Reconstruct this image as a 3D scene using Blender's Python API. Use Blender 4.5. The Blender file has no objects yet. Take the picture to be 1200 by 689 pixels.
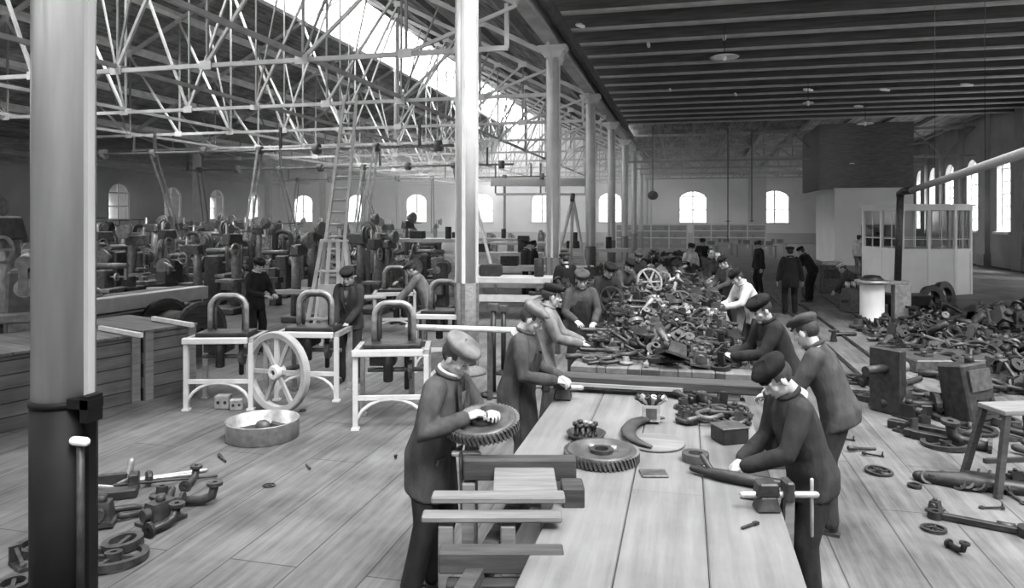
import bpy, bmesh, math, random
from mathutils import Vector, Matrix, Quaternion
PI = math.pi
R = math.radians
random.seed(7)
SC = bpy.context.scene
COL = SC.collection

# ------------------------------------------------------------------ viewpoint
TH = R(13.74); FPX = 830.0; CAMZ = 2.4; HOR = 256.0
cT, sT = math.cos(TH), math.sin(TH)

def wd(px, depth, z=0.0):
    """world point at a depth along the view axis, px measured in the 1200 wide picture"""
    lat = (px - 600.0) / FPX * depth
    return Vector((-sT * depth + cT * lat, cT * depth + sT * lat, z))

def wz(px, py, z=0.0):
    return wd(px, FPX * (CAMZ - z) / (py - HOR), z)

cam_d = bpy.data.cameras.new('camera')
cam = bpy.data.objects.new('camera', cam_d); COL.objects.link(cam)
cam.location = (0, 0, CAMZ); cam.rotation_euler = (R(90), 0, TH)
cam_d.sensor_width = 36; cam_d.lens = 36 * FPX / 1200.0
cam_d.shift_y = -(344.5 - HOR) / 1200.0
cam_d.clip_end = 400; cam_d.clip_start = 0.05
SC.camera = cam

# ------------------------------------------------------------------ materials
MATS = {}
def mat(name, v, rough=0.7, metal=0.0, var=0.25, scale=6.0, bump=0.15, stretch=None, spec=0.4, tint=0.0):
    m = bpy.data.materials.new(name); m.use_nodes = True
    nt = m.node_tree; N = nt.nodes; L = nt.links
    b = N['Principled BSDF']
    tc = N.new('ShaderNodeTexCoord'); mp = N.new('ShaderNodeMapping')
    if stretch: mp.inputs['Scale'].default_value = stretch
    L.new(tc.outputs['Object'], mp.inputs['Vector'])
    n1 = N.new('ShaderNodeTexNoise'); n1.inputs['Scale'].default_value = scale; n1.inputs['Detail'].default_value = 6
    L.new(mp.outputs[0], n1.inputs['Vector'])
    rp = N.new('ShaderNodeValToRGB')
    lo, hi = v * (1 - var), min(1.0, v * (1 + var))
    rp.color_ramp.elements[0].position = 0.3; rp.color_ramp.elements[0].color = (lo, lo, lo, 1)
    rp.color_ramp.elements[1].position = 0.7; rp.color_ramp.elements[1].color = (hi, hi, hi, 1)
    L.new(n1.outputs['Fac'], rp.inputs['Fac']); L.new(rp.outputs['Color'], b.inputs['Base Color'])
    b.inputs['Roughness'].default_value = rough; b.inputs['Metallic'].default_value = metal
    b.inputs['Specular IOR Level'].default_value = spec
    if bump:
        bp = N.new('ShaderNodeBump'); bp.inputs['Strength'].default_value = bump; bp.inputs['Distance'].default_value = 0.02
        L.new(n1.outputs['Fac'], bp.inputs['Height']); L.new(bp.outputs['Normal'], b.inputs['Normal'])
    MATS[name] = m
    return m

def plank_mat(name, v, length, width, gap=0.012, axis='Y', var=0.25, rough=0.75, gapv=0.03, offs=0.37, noise=0.5, big=0.0):
    """boards whose long side runs along the given object axis"""
    m = bpy.data.materials.new(name); m.use_nodes = True
    nt = m.node_tree; N = nt.nodes; L = nt.links; b = N['Principled BSDF']
    tc = N.new('ShaderNodeTexCoord'); mp = N.new('ShaderNodeMapping')
    if axis == 'Y': mp.inputs['Rotation'].default_value = (0, 0, R(90))
    elif axis == 'XZ': mp.inputs['Rotation'].default_value = (R(90), 0, 0)
    elif axis == 'YZ':
        mp.inputs['Rotation'].default_value = (R(90), 0, R(90)); mp.vector_type = 'POINT'
    L.new(tc.outputs['Object'], mp.inputs['Vector'])
    br = N.new('ShaderNodeTexBrick'); br.offset = offs; br.inputs['Scale'].default_value = 1.0
    br.inputs['Brick Width'].default_value = length; br.inputs['Row Height'].default_value = width
    br.inputs['Mortar Size'].default_value = gap; br.inputs['Mortar Smooth'].default_value = 0.1
    c1, c2 = v * (1 - var), v * (1 + var)
    br.inputs['Color1'].default_value = (c1, c1, c1, 1); br.inputs['Color2'].default_value = (c2, c2, c2, 1)
    br.inputs['Mortar'].default_value = (gapv, gapv, gapv, 1)
    L.new(mp.outputs[0], br.inputs['Vector'])
    mp2 = N.new('ShaderNodeMapping'); mp2.inputs['Scale'].default_value = (0.6, 9, 9) if axis != 'Y' else (9, 0.6, 9)
    if axis == 'YZ': mp2.inputs['Scale'].default_value = (9, 0.6, 9)
    L.new(tc.outputs['Object'], mp2.inputs['Vector'])
    ns = N.new('ShaderNodeTexNoise'); ns.inputs['Scale'].default_value = 1.6; ns.inputs['Detail'].default_value = 8; ns.inputs['Roughness'].default_value = 0.65
    L.new(mp2.outputs[0], ns.inputs['Vector'])
    n2 = N.new('ShaderNodeTexNoise'); n2.inputs['Scale'].default_value = 1.1; n2.inputs['Detail'].default_value = 7; n2.inputs['Roughness'].default_value = 0.6
    L.new(tc.outputs['Object'], n2.inputs['Vector'])
    ad = N.new('ShaderNodeMath'); ad.operation = 'ADD'
    L.new(ns.outputs['Fac'], ad.inputs[0]); L.new(n2.outputs['Fac'], ad.inputs[1])
    mr = N.new('ShaderNodeMapRange'); mr.inputs['From Min'].default_value = 0.7; mr.inputs['From Max'].default_value = 1.3
    mr.inputs['To Min'].default_value = 1 - noise; mr.inputs['To Max'].default_value = 1 + noise
    L.new(ad.outputs[0], mr.inputs['Value'])
    mx = N.new('ShaderNodeMix'); mx.data_type = 'RGBA'; mx.blend_type = 'MULTIPLY'; mx.inputs[0].default_value = 1.0
    L.new(br.outputs['Color'], mx.inputs[6]); L.new(mr.outputs[0], mx.inputs[7])
    L.new(mx.outputs[2], b.inputs['Base Color'])
    b.inputs['Roughness'].default_value = rough; b.inputs['Specular IOR Level'].default_value = 0.25
    bp = N.new('ShaderNodeBump'); bp.inputs['Strength'].default_value = 0.25; bp.inputs['Distance'].default_value = 0.01
    L.new(mx.outputs[2], bp.inputs['Height']); L.new(bp.outputs['Normal'], b.inputs['Normal'])
    MATS[name] = m
    return m

def glass_mat(name, tr=0.9, v=0.8):
    m = bpy.data.materials.new(name); m.use_nodes = True
    nt = m.node_tree; N = nt.nodes; L = nt.links
    N.remove(N['Principled BSDF']); out = N['Material Output']
    t = N.new('ShaderNodeBsdfTransparent'); t.inputs['Color'].default_value = (tr, tr, tr, 1)
    g = N.new('ShaderNodeBsdfGlossy'); g.inputs['Roughness'].default_value = 0.08; g.inputs['Color'].default_value = (v, v, v, 1)
    fr = N.new('ShaderNodeFresnel'); fr.inputs['IOR'].default_value = 1.4
    mx = N.new('ShaderNodeMixShader')
    L.new(fr.outputs[0], mx.inputs[0]); L.new(t.outputs[0], mx.inputs[1]); L.new(g.outputs[0], mx.inputs[2])
    L.new(mx.outputs[0], out.inputs['Surface'])
    MATS[name] = m
    return m

# ------------------------------------------------------------------ mesh builder
class MB:
    def __init__(s):
        s.v = []; s.f = []; s.sm = []; s.mi = []
    def add(s, vs, fs, M=None, smooth=False, mi=0):
        o = len(s.v)
        if M is not None: vs = [M @ Vector(p) for p in vs]
        s.v.extend([tuple(p) for p in vs])
        for f in fs:
            s.f.append(tuple(i + o for i in f)); s.sm.append(smooth); s.mi.append(mi)
        return s
    def box(s, c, d, rot=None, M=None, mi=0, top=None):
        x, y, z = d[0] / 2, d[1] / 2, d[2] / 2
        tx, ty = (x, y) if top is None else (x * top[0], y * top[1])
        vs = [(-x, -y, -z), (x, -y, -z), (x, y, -z), (-x, y, -z), (-tx, -ty, z), (tx, -ty, z), (tx, ty, z), (-tx, ty, z)]
        fs = [(0, 3, 2, 1), (4, 5, 6, 7), (0, 1, 5, 4), (1, 2, 6, 5), (2, 3, 7, 6), (3, 0, 4, 7)]
        T = Matrix.Translation(Vector(c))
        if rot is not None:
            T = T @ (rot.to_4x4() if not isinstance(rot, tuple) else eul(rot))
        if M is not None: T = M @ T
        return s.add(vs, fs, T, False, mi)
    def bar(s, p, q, w, h, mi=0):
        p = Vector(p); q = Vector(q); d = q - p; l = d.length
        if l < 1e-6: return s
        M = frame(p, d)
        x, y = w / 2, h / 2
        vs = [(-x, -y, 0), (x, -y, 0), (x, y, 0), (-x, y, 0), (-x, -y, l), (x, -y, l), (x, y, l), (-x, y, l)]
        fs = [(0, 3, 2, 1), (4, 5, 6, 7), (0, 1, 5, 4), (1, 2, 6, 5), (2, 3, 7, 6), (3, 0, 4, 7)]
        return s.add(vs, fs, M, False, mi)
    def tube(s, pts, rad, n=10, round_ends=False, mi=0, flat=1.0, closed=False, up=None):
        pts = [Vector(p) for p in pts]
        if not isinstance(rad, (list, tuple)): rad = [rad] * len(pts)
        k = len(pts); rings = []
        prev = None
        for i in range(k):
            if closed: d = pts[(i + 1) % k] - pts[i - 1]
            elif i == 0: d = pts[1] - pts[0]
            elif i == k - 1: d = pts[-1] - pts[-2]
            else: d = (pts[i + 1] - pts[i]).normalized() + (pts[i] - pts[i - 1]).normalized()
            if d.length < 1e-9: d = Vector((0, 0, 1))
            d.normalize()
            if prev is None:
                a = Vector(up) if up else (Vector((0, 0, 1)) if abs(d.z) < 0.9 else Vector((0, 1, 0)))
            else: a = prev
            a = a - d * a.dot(d)
            if a.length < 1e-6: a = d.orthogonal()
            a.normalize(); b = d.cross(a); prev = a
            rings.append((pts[i], a, b, d, rad[i]))
        out = []
        if round_ends:
            p, a, b, d, r = rings[0]
            pre = [(p - d * r * math.sin(t), a, b, d, r * math.cos(t)) for t in (R(75), R(40))]
            p, a, b, d, r = rings[-1]
            post = [(p + d * r * math.sin(t), a, b, d, r * math.cos(t)) for t in (R(40), R(75))]
            rings = pre + rings + post
        vs = []
        for p, a, b, d, r in rings:
            for j in range(n):
                t = 2 * PI * j / n
                vs.append(p + a * (math.cos(t) * r * flat) + b * (math.sin(t) * r))
        fs = []
        m = len(rings)
        for i in range(m if closed else m - 1):
            for j in range(n):
                i2 = (i + 1) % m
                fs.append((i * n + j, i * n + (j + 1) % n, i2 * n + (j + 1) % n, i2 * n + j))
        o = len(s.v)
        s.add(vs, fs, None, True, mi)
        if not closed:
            s.f.append(tuple(o + j for j in range(n))[::-1]); s.sm.append(False); s.mi.append(mi)
            s.f.append(tuple(o + (m - 1) * n + j for j in range(n))); s.sm.append(False); s.mi.append(mi)
        return s
    def lathe(s, prof, n=24, M=None, mi=0, smooth=True, sy=1.0):
        vs = []; fs = []
        for r, z in prof:
            for j in range(n):
                t = 2 * PI * j / n
                vs.append((r * math.cos(t), sy * r * math.sin(t), z))
        for i in range(len(prof) - 1):
            for j in range(n):
                fs.append((i * n + j, i * n + (j + 1) % n, (i + 1) * n + (j + 1) % n, (i + 1) * n + j))
        o = len(s.v)
        s.add(vs, fs, M, smooth, mi)
        if prof[0][0] > 1e-5 and prof[0] != prof[-1]:
            s.f.append(tuple(o + j for j in range(n))[::-1]); s.sm.append(False); s.mi.append(mi)
            e = (len(prof) - 1) * n
            s.f.append(tuple(o + e + j for j in range(n))); s.sm.append(False); s.mi.append(mi)
        elif prof[0] == prof[-1]: pass
        return s
    def ring(s, r0, r1, h, n=32, M=None, mi=0):
        """solid annulus r0..r1, z from -h/2 to h/2"""
        return s.lathe([(r0, -h / 2), (r1, -h / 2), (r1, h / 2), (r0, h / 2), (r0, -h / 2)], n, M, mi, False)
    def ball(s, c, r, nu=14, nv=9, M=None, mi=0, rot=None):
        if not isinstance(r, (list, tuple)): r = (r, r, r)
        vs = []; fs = []
        T = Matrix.Translation(Vector(c))
        if rot is not None: T = T @ eul(rot)
        if M is not None: T = M @ T
        vs.append((0, 0, -r[2]))
        for i in range(1, nv):
            p = -PI / 2 + PI * i / nv
            for j in range(nu):
                t = 2 * PI * j / nu
                vs.append((r[0] * math.cos(p) * math.cos(t), r[1] * math.cos(p) * math.sin(t), r[2] * math.sin(p)))
        vs.append((0, 0, r[2])); e = len(vs) - 1
        for j in range(nu):
            fs.append((0, 1 + (j + 1) % nu, 1 + j))
            fs.append((e, 1 + (nv - 2) * nu + j, 1 + (nv - 2) * nu + (j + 1) % nu))
        for i in range(nv - 2):
            for j in range(nu):
                a = 1 + i * nu
                fs.append((a + j, a + (j + 1) % nu, a + nu + (j + 1) % nu, a + nu + j))
        return s.add(vs, fs, T, True, mi)
    def loft(s, rings, mi=0, smooth=True):
        n = len(rings[0]); vs = [p for r in rings for p in r]; fs = []
        for i in range(len(rings) - 1):
            for j in range(n):
                fs.append((i * n + j, i * n + (j + 1) % n, (i + 1) * n + (j + 1) % n, (i + 1) * n + j))
        o = len(s.v)
        s.add(vs, fs, None, smooth, mi)
        s.f.append(tuple(o + j for j in range(n))[::-1]); s.sm.append(False); s.mi.append(mi)
        e = (len(rings) - 1) * n
        s.f.append(tuple(o + e + j for j in range(n))); s.sm.append(False); s.mi.append(mi)
        return s
    def prism(s, poly, h, M=None, mi=0):
        """2-D outline in XY pushed from z=0 to z=h"""
        n = len(poly)
        vs = [(x, y, 0) for x, y in poly] + [(x, y, h) for x, y in poly]
        fs = [tuple(range(n))[::-1], tuple(range(n, 2 * n))] + [(j, (j + 1) % n, n + (j + 1) % n, n + j) for j in range(n)]
        return s.add(vs, fs, M, False, mi)
    def mesh(s, name, mats, bevel=0, fix=True):
        me = bpy.data.meshes.new(name)
        me.from_pydata(s.v, [], s.f)
        for i, p in enumerate(me.polygons):
            p.use_smooth = s.sm[i]; p.material_index = s.mi[i]
        if fix or bevel:
            bm = bmesh.new(); bm.from_mesh(me)
            bmesh.ops.recalc_face_normals(bm, faces=bm.faces)
            if bevel:
                es = [e for e in bm.edges if len(e.link_faces) == 2 and e.calc_face_angle(0) > R(35)]
                bmesh.ops.bevel(bm, geom=es, offset=bevel, segments=1, profile=0.5, affect='EDGES', clamp_overlap=True)
            bm.to_mesh(me); bm.free()
        if not isinstance(mats, (list, tuple)): mats = [mats]
        for m in mats: me.materials.append(MATS[m] if isinstance(m, str) else m)
        return me
    def build(s, name, mats, parent=None, bevel=0, loc=None, rot=None, fix=True):
        o = bpy.data.objects.new(name, s.mesh(name, mats, bevel, fix))
        COL.objects.link(o)
        if parent is not None: o.parent = parent
        if loc is not None: o.location = loc
        if rot is not None: o.rotation_euler = rot
        return o

def eul(r):
    return Matrix.Rotation(r[2], 4, 'Z') @ Matrix.Rotation(r[1], 4, 'Y') @ Matrix.Rotation(r[0], 4, 'X')

def frame(p, d, up=None):
    """matrix whose Z runs along d from p"""
    z = Vector(d).normalized()
    a = Vector(up) if up else (Vector((0, 0, 1)) if abs(z.z) < 0.95 else Vector((0, 1, 0)))
    y = (a - z * a.dot(z)).normalized(); x = y.cross(z)
    M = Matrix((x, y, z)).transposed().to_4x4(); M.translation = Vector(p)
    return M

def tag(o, label=None, cat=None, group=None, kind=None):
    if label: o['label'] = label
    if cat: o['category'] = cat
    if group: o['group'] = group
    if kind: o['kind'] = kind
    return o

def thing(name, label, cat, loc=(0, 0, 0), rz=0, group=None, rot=None):
    o = bpy.data.objects.new(name, None); COL.objects.link(o)
    o.empty_display_size = 0.1
    o.location = loc; o.rotation_euler = rot if rot else (0, 0, rz)
    return tag(o, label, cat, group, 'thing')

def dup(root, loc, rz=0, label=None, group=None, sc=None, rot=None):
    r = root.copy(); COL.objects.link(r); r.location = loc; r.rotation_euler = rot if rot else (0, 0, rz)
    if sc: r.scale = sc if isinstance(sc, tuple) else (sc, sc, sc)
    if label: r['label'] = label
    if group: r['group'] = group
    for ch in list(root.children):
        c = ch.copy(); COL.objects.link(c); c.parent = r
        for g in list(ch.children):
            d = g.copy(); COL.objects.link(d); d.parent = c
    return r

def struct(name, mb, m, parent=None, bevel=0):
    o = mb.build(name, m, parent, bevel)
    if parent is None: o['kind'] = 'structure'
    return o

ORD = ['first', 'second', 'third', 'fourth', 'fifth', 'sixth', 'seventh', 'eighth', 'ninth', 'tenth', 'eleventh', 'twelfth']

# ------------------------------------------------------------------ palette
plank_mat('floor_boards', 0.085, 3.2, 0.52, 0.006, 'Y', 0.08, 0.8, 0.03, 0.37, 0.6)
plank_mat('bench_boards', 0.12, 9.0, 0.41, 0.007, 'Y', 0.1, 0.7, 0.1, 0.2, 0.35)
plank_mat('bench_boards_dark', 0.1, 9.0, 0.3, 0.008, 'Y', 0.15, 0.75, 0.04, 0.2, 0.5)
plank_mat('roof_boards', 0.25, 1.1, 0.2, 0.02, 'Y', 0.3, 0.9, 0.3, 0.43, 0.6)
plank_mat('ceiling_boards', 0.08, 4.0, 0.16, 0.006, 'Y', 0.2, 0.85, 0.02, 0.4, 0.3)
plank_mat('crate_boards', 0.075, 2.4, 0.16, 0.008, 'XZ', 0.2, 0.85, 0.02, 0.4, 0.5)
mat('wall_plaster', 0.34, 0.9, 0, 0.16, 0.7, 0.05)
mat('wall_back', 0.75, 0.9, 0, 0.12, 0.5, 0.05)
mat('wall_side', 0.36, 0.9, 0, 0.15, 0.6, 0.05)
mat('room_white', 0.72, 0.85, 0, 0.06, 0.8, 0.04)
mat('booth_white', 0.72, 0.55, 0, 0.05, 2, 0.03)
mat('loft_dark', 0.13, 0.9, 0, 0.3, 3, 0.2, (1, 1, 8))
mat('paint_light', 0.62, 0.5, 0, 0.1, 3, 0.05)
mat('truss_paint', 0.5, 0.55, 0, 0.2, 2, 0.05)
mat('truss_grey', 0.26, 0.6, 0, 0.2, 2, 0.05)
mat('purlin', 0.88, 0.6, 0, 0.15, 3, 0.1)
mat('flange', 0.42, 0.5, 0, 0.15, 3, 0.05)
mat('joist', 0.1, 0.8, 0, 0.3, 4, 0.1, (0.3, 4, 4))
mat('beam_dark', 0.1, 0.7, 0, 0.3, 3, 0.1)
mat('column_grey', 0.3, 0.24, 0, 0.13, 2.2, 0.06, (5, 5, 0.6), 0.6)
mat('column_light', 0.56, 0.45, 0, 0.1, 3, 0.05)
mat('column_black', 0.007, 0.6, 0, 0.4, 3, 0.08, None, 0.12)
mat('iron_dark', 0.03, 0.5, 0.3, 0.5, 14, 0.3)
mat('iron_black', 0.018, 0.45, 0.2, 0.5, 12, 0.3)
mat('iron_mid', 0.07, 0.45, 0.35, 0.4, 14, 0.25)
mat('iron_light', 0.28, 0.38, 0.5, 0.3, 12, 0.15)
mat('steel_bright', 0.4, 0.3, 0.6, 0.2, 10, 0.1)
mat('frame_white', 0.42, 0.5, 0, 0.12, 6, 0.08)
mat('wood_light', 0.24, 0.75, 0, 0.2, 5, 0.15, (0.6, 6, 6))
mat('wood_mid', 0.125, 0.8, 0, 0.25, 5, 0.2, (0.6, 6, 6))
mat('wood_dark', 0.035, 0.8, 0, 0.4, 5, 0.25, (0.6, 6, 6))
mat('wood_black', 0.025, 0.8, 0, 0.5, 5, 0.25, (0.6, 6, 6))
mat('leather', 0.03, 0.6, 0, 0.4, 8, 0.2)
mat('belt', 0.25, 0.7, 0, 0.3, 8, 0.1)
mat('enamel', 0.9, 0.35, 0, 0.06, 5, 0.02)
mat('skin', 0.3, 0.55, 0, 0.1, 18, 0.06, None, 0.35)
mat('eye_with_lid_shade', 0.03, 0.4, 0, 0.2, 30, 0)
mat('lip', 0.2, 0.5, 0, 0.1, 30, 0)
mat('hair', 0.018, 0.6, 0, 0.5, 40, 0.4, (1, 1, 6))
mat('hair_grey', 0.12, 0.6, 0, 0.5, 40, 0.4, (1, 1, 6))
for k_, v_ in (('black', 0.01), ('dark', 0.017), ('charcoal', 0.024), ('grey', 0.045), ('pale', 0.13), ('white', 0.4)):
    mat('cloth_' + k_, v_, 0.9, 0, 0.35, 11, 1.0, (1, 1, 0.55), 0.15)
def haze_mat(name, dens):
    m = bpy.data.materials.new(name); m.use_nodes = True; nt = m.node_tree; N = nt.nodes
    N.remove(N['Principled BSDF']); v = N.new('ShaderNodeVolumeScatter'); v.inputs['Density'].default_value = dens; v.inputs['Color'].default_value = (1, 1, 1, 1); v.inputs['Anisotropy'].default_value = 0.2
    nt.links.new(v.outputs[0], N['Material Output'].inputs['Volume']); MATS[name] = m
    return m
haze_mat('workshop_haze', 0.014)
mat('wheel_paint', 0.27, 0.45, 0, 0.15, 8, 0.08)
glass_mat('glass', 0.94)
glass_mat('glass_dim', 0.75)
glass_mat('glass_light_cut', 0.32)  # darkened to cut the light through the added rooflight
mat('machine_haze_grey', 0.06, 0.5, 0.1, 0.4, 10, 0.2)  # machine grey, lightened so that far haze sits in the colour
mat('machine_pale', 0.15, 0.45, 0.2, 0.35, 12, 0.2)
# ================================================================== the setting
A = 3.29                       # row of columns stands at X = -A
BAY = 7.4
XL, XR, YB, Y0 = -44.8, 15.0, 72.0, -6.0
XV = -27.3                     # far row of columns under the valley
RIDX, RIDZ, EAVE = -15.3, 13.35, 7.05

mb = MB(); mb.box(((XL + XR) / 2, (Y0 + YB) / 2, -0.1), (XR - XL + 1, YB - Y0 + 1, 0.2))
struct('floor', mb, 'floor_boards')

def arch_pts(uc, w, zs, zt, rise, n=9):
    """outline of a window head, left spring to right spring"""
    h = w / 2; rad = (h * h + rise * rise) / (2 * rise); cz = zt - rad
    a0 = math.acos(max(-1, min(1, h / rad))) if cz < zt - rise + 1e-6 else -math.acos(min(1, h / rad))
    out = []
    for i in range(n):
        a = (PI - a0) + (2 * a0 - PI) * i / (n - 1)
        out.append((uc + rad * math.cos(a), cz + rad * math.sin(a)))
    return out

def arch_wall(name, u0, u1, z0, z1, wins, thick, to3, m, side):
    """wins: (uc, w, sill, top, rise) sorted by uc; to3(u, z, t) gives a world point"""
    mb = MB(); cur = u0
    def quad(a, b, c, d):
        mb.add([to3(*p, t) for t in (0,) for p in (a, b, c, d)], [(0, 1, 2, 3)])
        mb.add([to3(*p, thick) for p in (a, b, c, d)], [(3, 2, 1, 0)])
    for uc, w, zs, zt, rise in wins:
        l, r = uc - w / 2, uc + w / 2
        quad((cur, z0), (l, z0), (l, z1), (cur, z1))
        quad((l, z0), (r, z0), (r, zs), (l, zs))
        ar = arch_pts(uc, w, zs, zt, rise)
        for p, q in zip(ar[:-1], ar[1:]):
            quad(p, q, (q[0], z1), (p[0], z1))
        loop = [(l, zs)] + ar + [(r, zs)]
        for p, q in zip(loop, loop[1:] + loop[:1]):
            mb.add([to3(*p, 0), to3(*q, 0), to3(*q, thick), to3(*p, thick)], [(0, 1, 2, 3)])
        cur = r
    quad((cur, z0), (u1, z0), (u1, z1), (cur, z1))
    o = mb.build(name, m, None, fix=False); o['kind'] = 'structure'
    return o

WN = [0]
def arch_window(uc, w, zs, zt, rise, to3, t, cols, rows, bar=0.07):
    WN[0] += 1
    ar = arch_pts(uc, w, zs, zt, rise, 13)
    loop = [(uc - w / 2, zs)] + ar + [(uc + w / 2, zs)]
    mb = MB()
    for p, q in zip(loop, loop[1:] + loop[:1]):
        mb.bar(to3(*p, t), to3(*q, t), bar * 1.3, bar * 1.3)
    fr = struct('window_%d' % WN[0], mb, 'paint_light')
    mu = MB()
    def top_at(u):
        for p, q in zip(ar[:-1], ar[1:]):
            if p[0] <= u <= q[0]: return p[1] + (q[1] - p[1]) * (u - p[0]) / max(1e-6, q[0] - p[0])
        return ar[0][1]
    for i in range(1, cols):
        u = uc - w / 2 + w * i / cols
        mu.bar(to3(u, zs, t), to3(u, top_at(u), t), bar * (1.5 if i * 2 == cols else 0.6), bar)
    sp = ar[0][1]
    for j in range(1, rows + 1):
        z = zs + (sp - zs) * j / rows
        mu.bar(to3(uc - w / 2, z, t), to3(uc + w / 2, z, t), bar * (1.2 if j == rows else 0.6), bar)
    mu.build('muntin_grid', 'paint_light', fr)
    g = MB(); g.add([to3(*p, t) for p in loop], [tuple(range(len(loop)))])
    g.build('pane', 'glass', fr, fix=False)
    sl = MB()
    a, b = to3(uc - w / 2 - 0.15, zs - 0.06, -0.05), to3(uc + w / 2 + 0.15, zs - 0.06, -0.05)
    sl.bar(a, b, 0.2, 0.12); sl.build('sill', 'paint_light', fr)

tl = lambda u, z, t: (XL - t, u, z)
tb = lambda u, z, t: (u, YB + t, z)
tr = lambda u, z, t: (XR + t, u, z)
lw = [(11.1 + 6.23 * i, 2.2, 2.3, 5.25, 0.75) for i in range(10)]
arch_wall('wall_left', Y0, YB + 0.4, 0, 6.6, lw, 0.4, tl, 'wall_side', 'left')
for w_ in lw[1:]: arch_window(*w_, tl, 0.2, 2, 2, 0.09)
bw = [(x, 2.35, 2.0, 5.05, 0.62) for x in (-41.9, -35.3, -28.3, -20.9, -14.4, -7.4)] + [(x, 2.6, 1.95, 5.1, 0.55) for x in (0.74, 8.35)]
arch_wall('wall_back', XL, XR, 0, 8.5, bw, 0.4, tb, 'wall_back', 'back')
for w_ in bw: arch_window(*w_, tb, 0.2, 2, 2, 0.09)
# gable above the back wall
mb = MB(); mb.prism([(XV, 8.5), (-A, 8.5), (RIDX, RIDZ + 0.3)], 0.4, Matrix.Translation((0, YB + 0.4, 0)) @ Matrix.Rotation(R(90), 4, 'X'))
struct('wall_gable', mb, 'wall_back')
rw = [(y, 1.5, 1.75, 5.55, 0.7) for y in (2.6, 6.6, 10.6, 14.6, 18.6, 22.6, 26.6, 30.6, 34.75, 39.05, 42.9, 46.2, 49.0, 51.6, 55.0, 58.5, 62.0, 65.5)]
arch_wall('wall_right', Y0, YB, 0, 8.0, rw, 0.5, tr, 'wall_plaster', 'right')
for w_ in rw: arch_window(*w_, tr, 0.3, 3, 5, 0.06)
qw = [(x, 2.6, 1.6, 5.2, 0.6) for x in (-40, -34, -28, -22, -16, -10, -4, 2, 7.5, 12.5)]
tq = lambda u, z, t: (u, Y0 - t, z)
arch_wall('wall_rear', XL, XR, 0, 13.6, qw, 0.4, tq, 'wall_back', 'rear')
for w_ in qw: arch_window(*w_, tq, 0.2, 2, 2, 0.09)
mb = MB()
for a, b in zip(rw[:-1], rw[1:]):
    y = (a[0] + b[0]) / 2; mb.box((XR - 0.12, y, 3.9), (0.24, 0.75, 7.8)); mb.box((XR - 0.16, y, 0.3), (0.34, 0.95, 0.6))
struct('trim_1', mb, 'wall_plaster')
bb = MB(); bb.box(((XL + XR) / 2, YB - 0.04, 0.5), (XR - XL, 0.08, 1.0)); struct('baseboard_back', bb, 'wall_side')

# ---- flat boarded ceiling on joists over the right aisle
JEND = 37.8
RL0, RL1 = -3.0, 14.2            # made-up rooflight, added out of view to light the near benches from above
mb = MB(); mb.box(((XR - A) / 2, (JEND + RL1) / 2, 7.86), (XR + A + 1.0, JEND - RL1, 0.08)); mb.box(((XR - A) / 2, (RL0 + Y0) / 2, 7.86), (XR + A + 1.0, RL0 - Y0, 0.08))
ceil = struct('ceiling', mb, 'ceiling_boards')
y = JEND; n_ = 0
while y > Y0:
    if RL0 - 0.5 < y < RL1: y -= 1.6; continue
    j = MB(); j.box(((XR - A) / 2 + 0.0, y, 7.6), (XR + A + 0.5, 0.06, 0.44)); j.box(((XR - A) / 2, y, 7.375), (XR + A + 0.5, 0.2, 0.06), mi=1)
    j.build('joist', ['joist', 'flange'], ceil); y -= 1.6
mb = MB()
for i in range(8): mb.bar((-A, RL0 + (RL1 - RL0) * i / 7, 7.8), (XR, RL0 + (RL1 - RL0) * i / 7, 7.8), 0.08, 0.12)
for i in range(10): mb.bar((-A + (XR + A) * i / 9, RL0, 7.84), (-A + (XR + A) * i / 9, RL1, 7.84), 0.05, 0.06)
rl = struct('window_added_toplight', mb, 'paint_light')
mb = MB(); mb.add([(-A, RL0, 7.86), (XR, RL0, 7.86), (XR, RL1, 7.86), (-A, RL1, 7.86)], [(0, 1, 2, 3)]); mb.build('pane', 'glass_light_cut', rl, fix=False)
# ---- the two lines of girders carried by the columns
mb = MB(); mb.box((-A, (Y0 + YB) / 2, 7.08), (0.1, YB - Y0, 0.5))
mb.box((-A, (Y0 + YB) / 2, 7.33), (0.34, YB - Y0, 0.05)); mb.box((-A, (Y0 + YB) / 2, 6.84), (0.34, YB - Y0, 0.05))
struct('beam_right', mb, 'truss_paint')
mb = MB(); mb.box((-A + 0.32, (Y0 + JEND) / 2, 7.2), (0.12, JEND - Y0, 0.3)); struct('trim_2', mb, 'beam_dark')
mb = MB(); mb.box((XV, (Y0 + YB) / 2, 6.85), (0.3, YB - Y0, 0.35)); struct('beam_left', mb, 'truss_grey')

# ---- pitched roof over the wide bay, with a glazed strip below the ridge
SL = (RIDZ - EAVE) / (RIDX - XV)
def rz_left(x): return RIDZ - (RIDX - x) * SL
def slab(pts, th, mb):
    """thin roof plate: quad in X,Z cross-section run along Y"""
    (x0, z0), (x1, z1) = pts
    n = Vector((-(z1 - z0), 0, x1 - x0)).normalized() * th
    if n.z < 0: n = -n
    v = []
    for yy in (Y0, YB + 0.4):
        v += [(x0, yy, z0), (x1, yy, z1), (x1 + n.x, yy, z1 + n.z), (x0 + n.x, yy, z0 + n.z)]
    mb.add(v, [(0, 1, 2, 3), (7, 6, 5, 4), (0, 4, 5, 1), (1, 5, 6, 2), (2, 6, 7, 3), (3, 7, 4, 0)])
SKY1, SKY0 = RIDX - 2.5, RIDX - 0.25
mb = MB(); slab([(SKY1, rz_left(SKY1)), (XV - 0.3, rz_left(XV - 0.3))], 0.12, mb)
roofL = struct('ceiling_left', mb, 'roof_boards')
mb = MB(); slab([(-A + 0.3, EAVE + 0.1), (SKY0, RIDZ + 0.05)], 0.12, mb)
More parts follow.
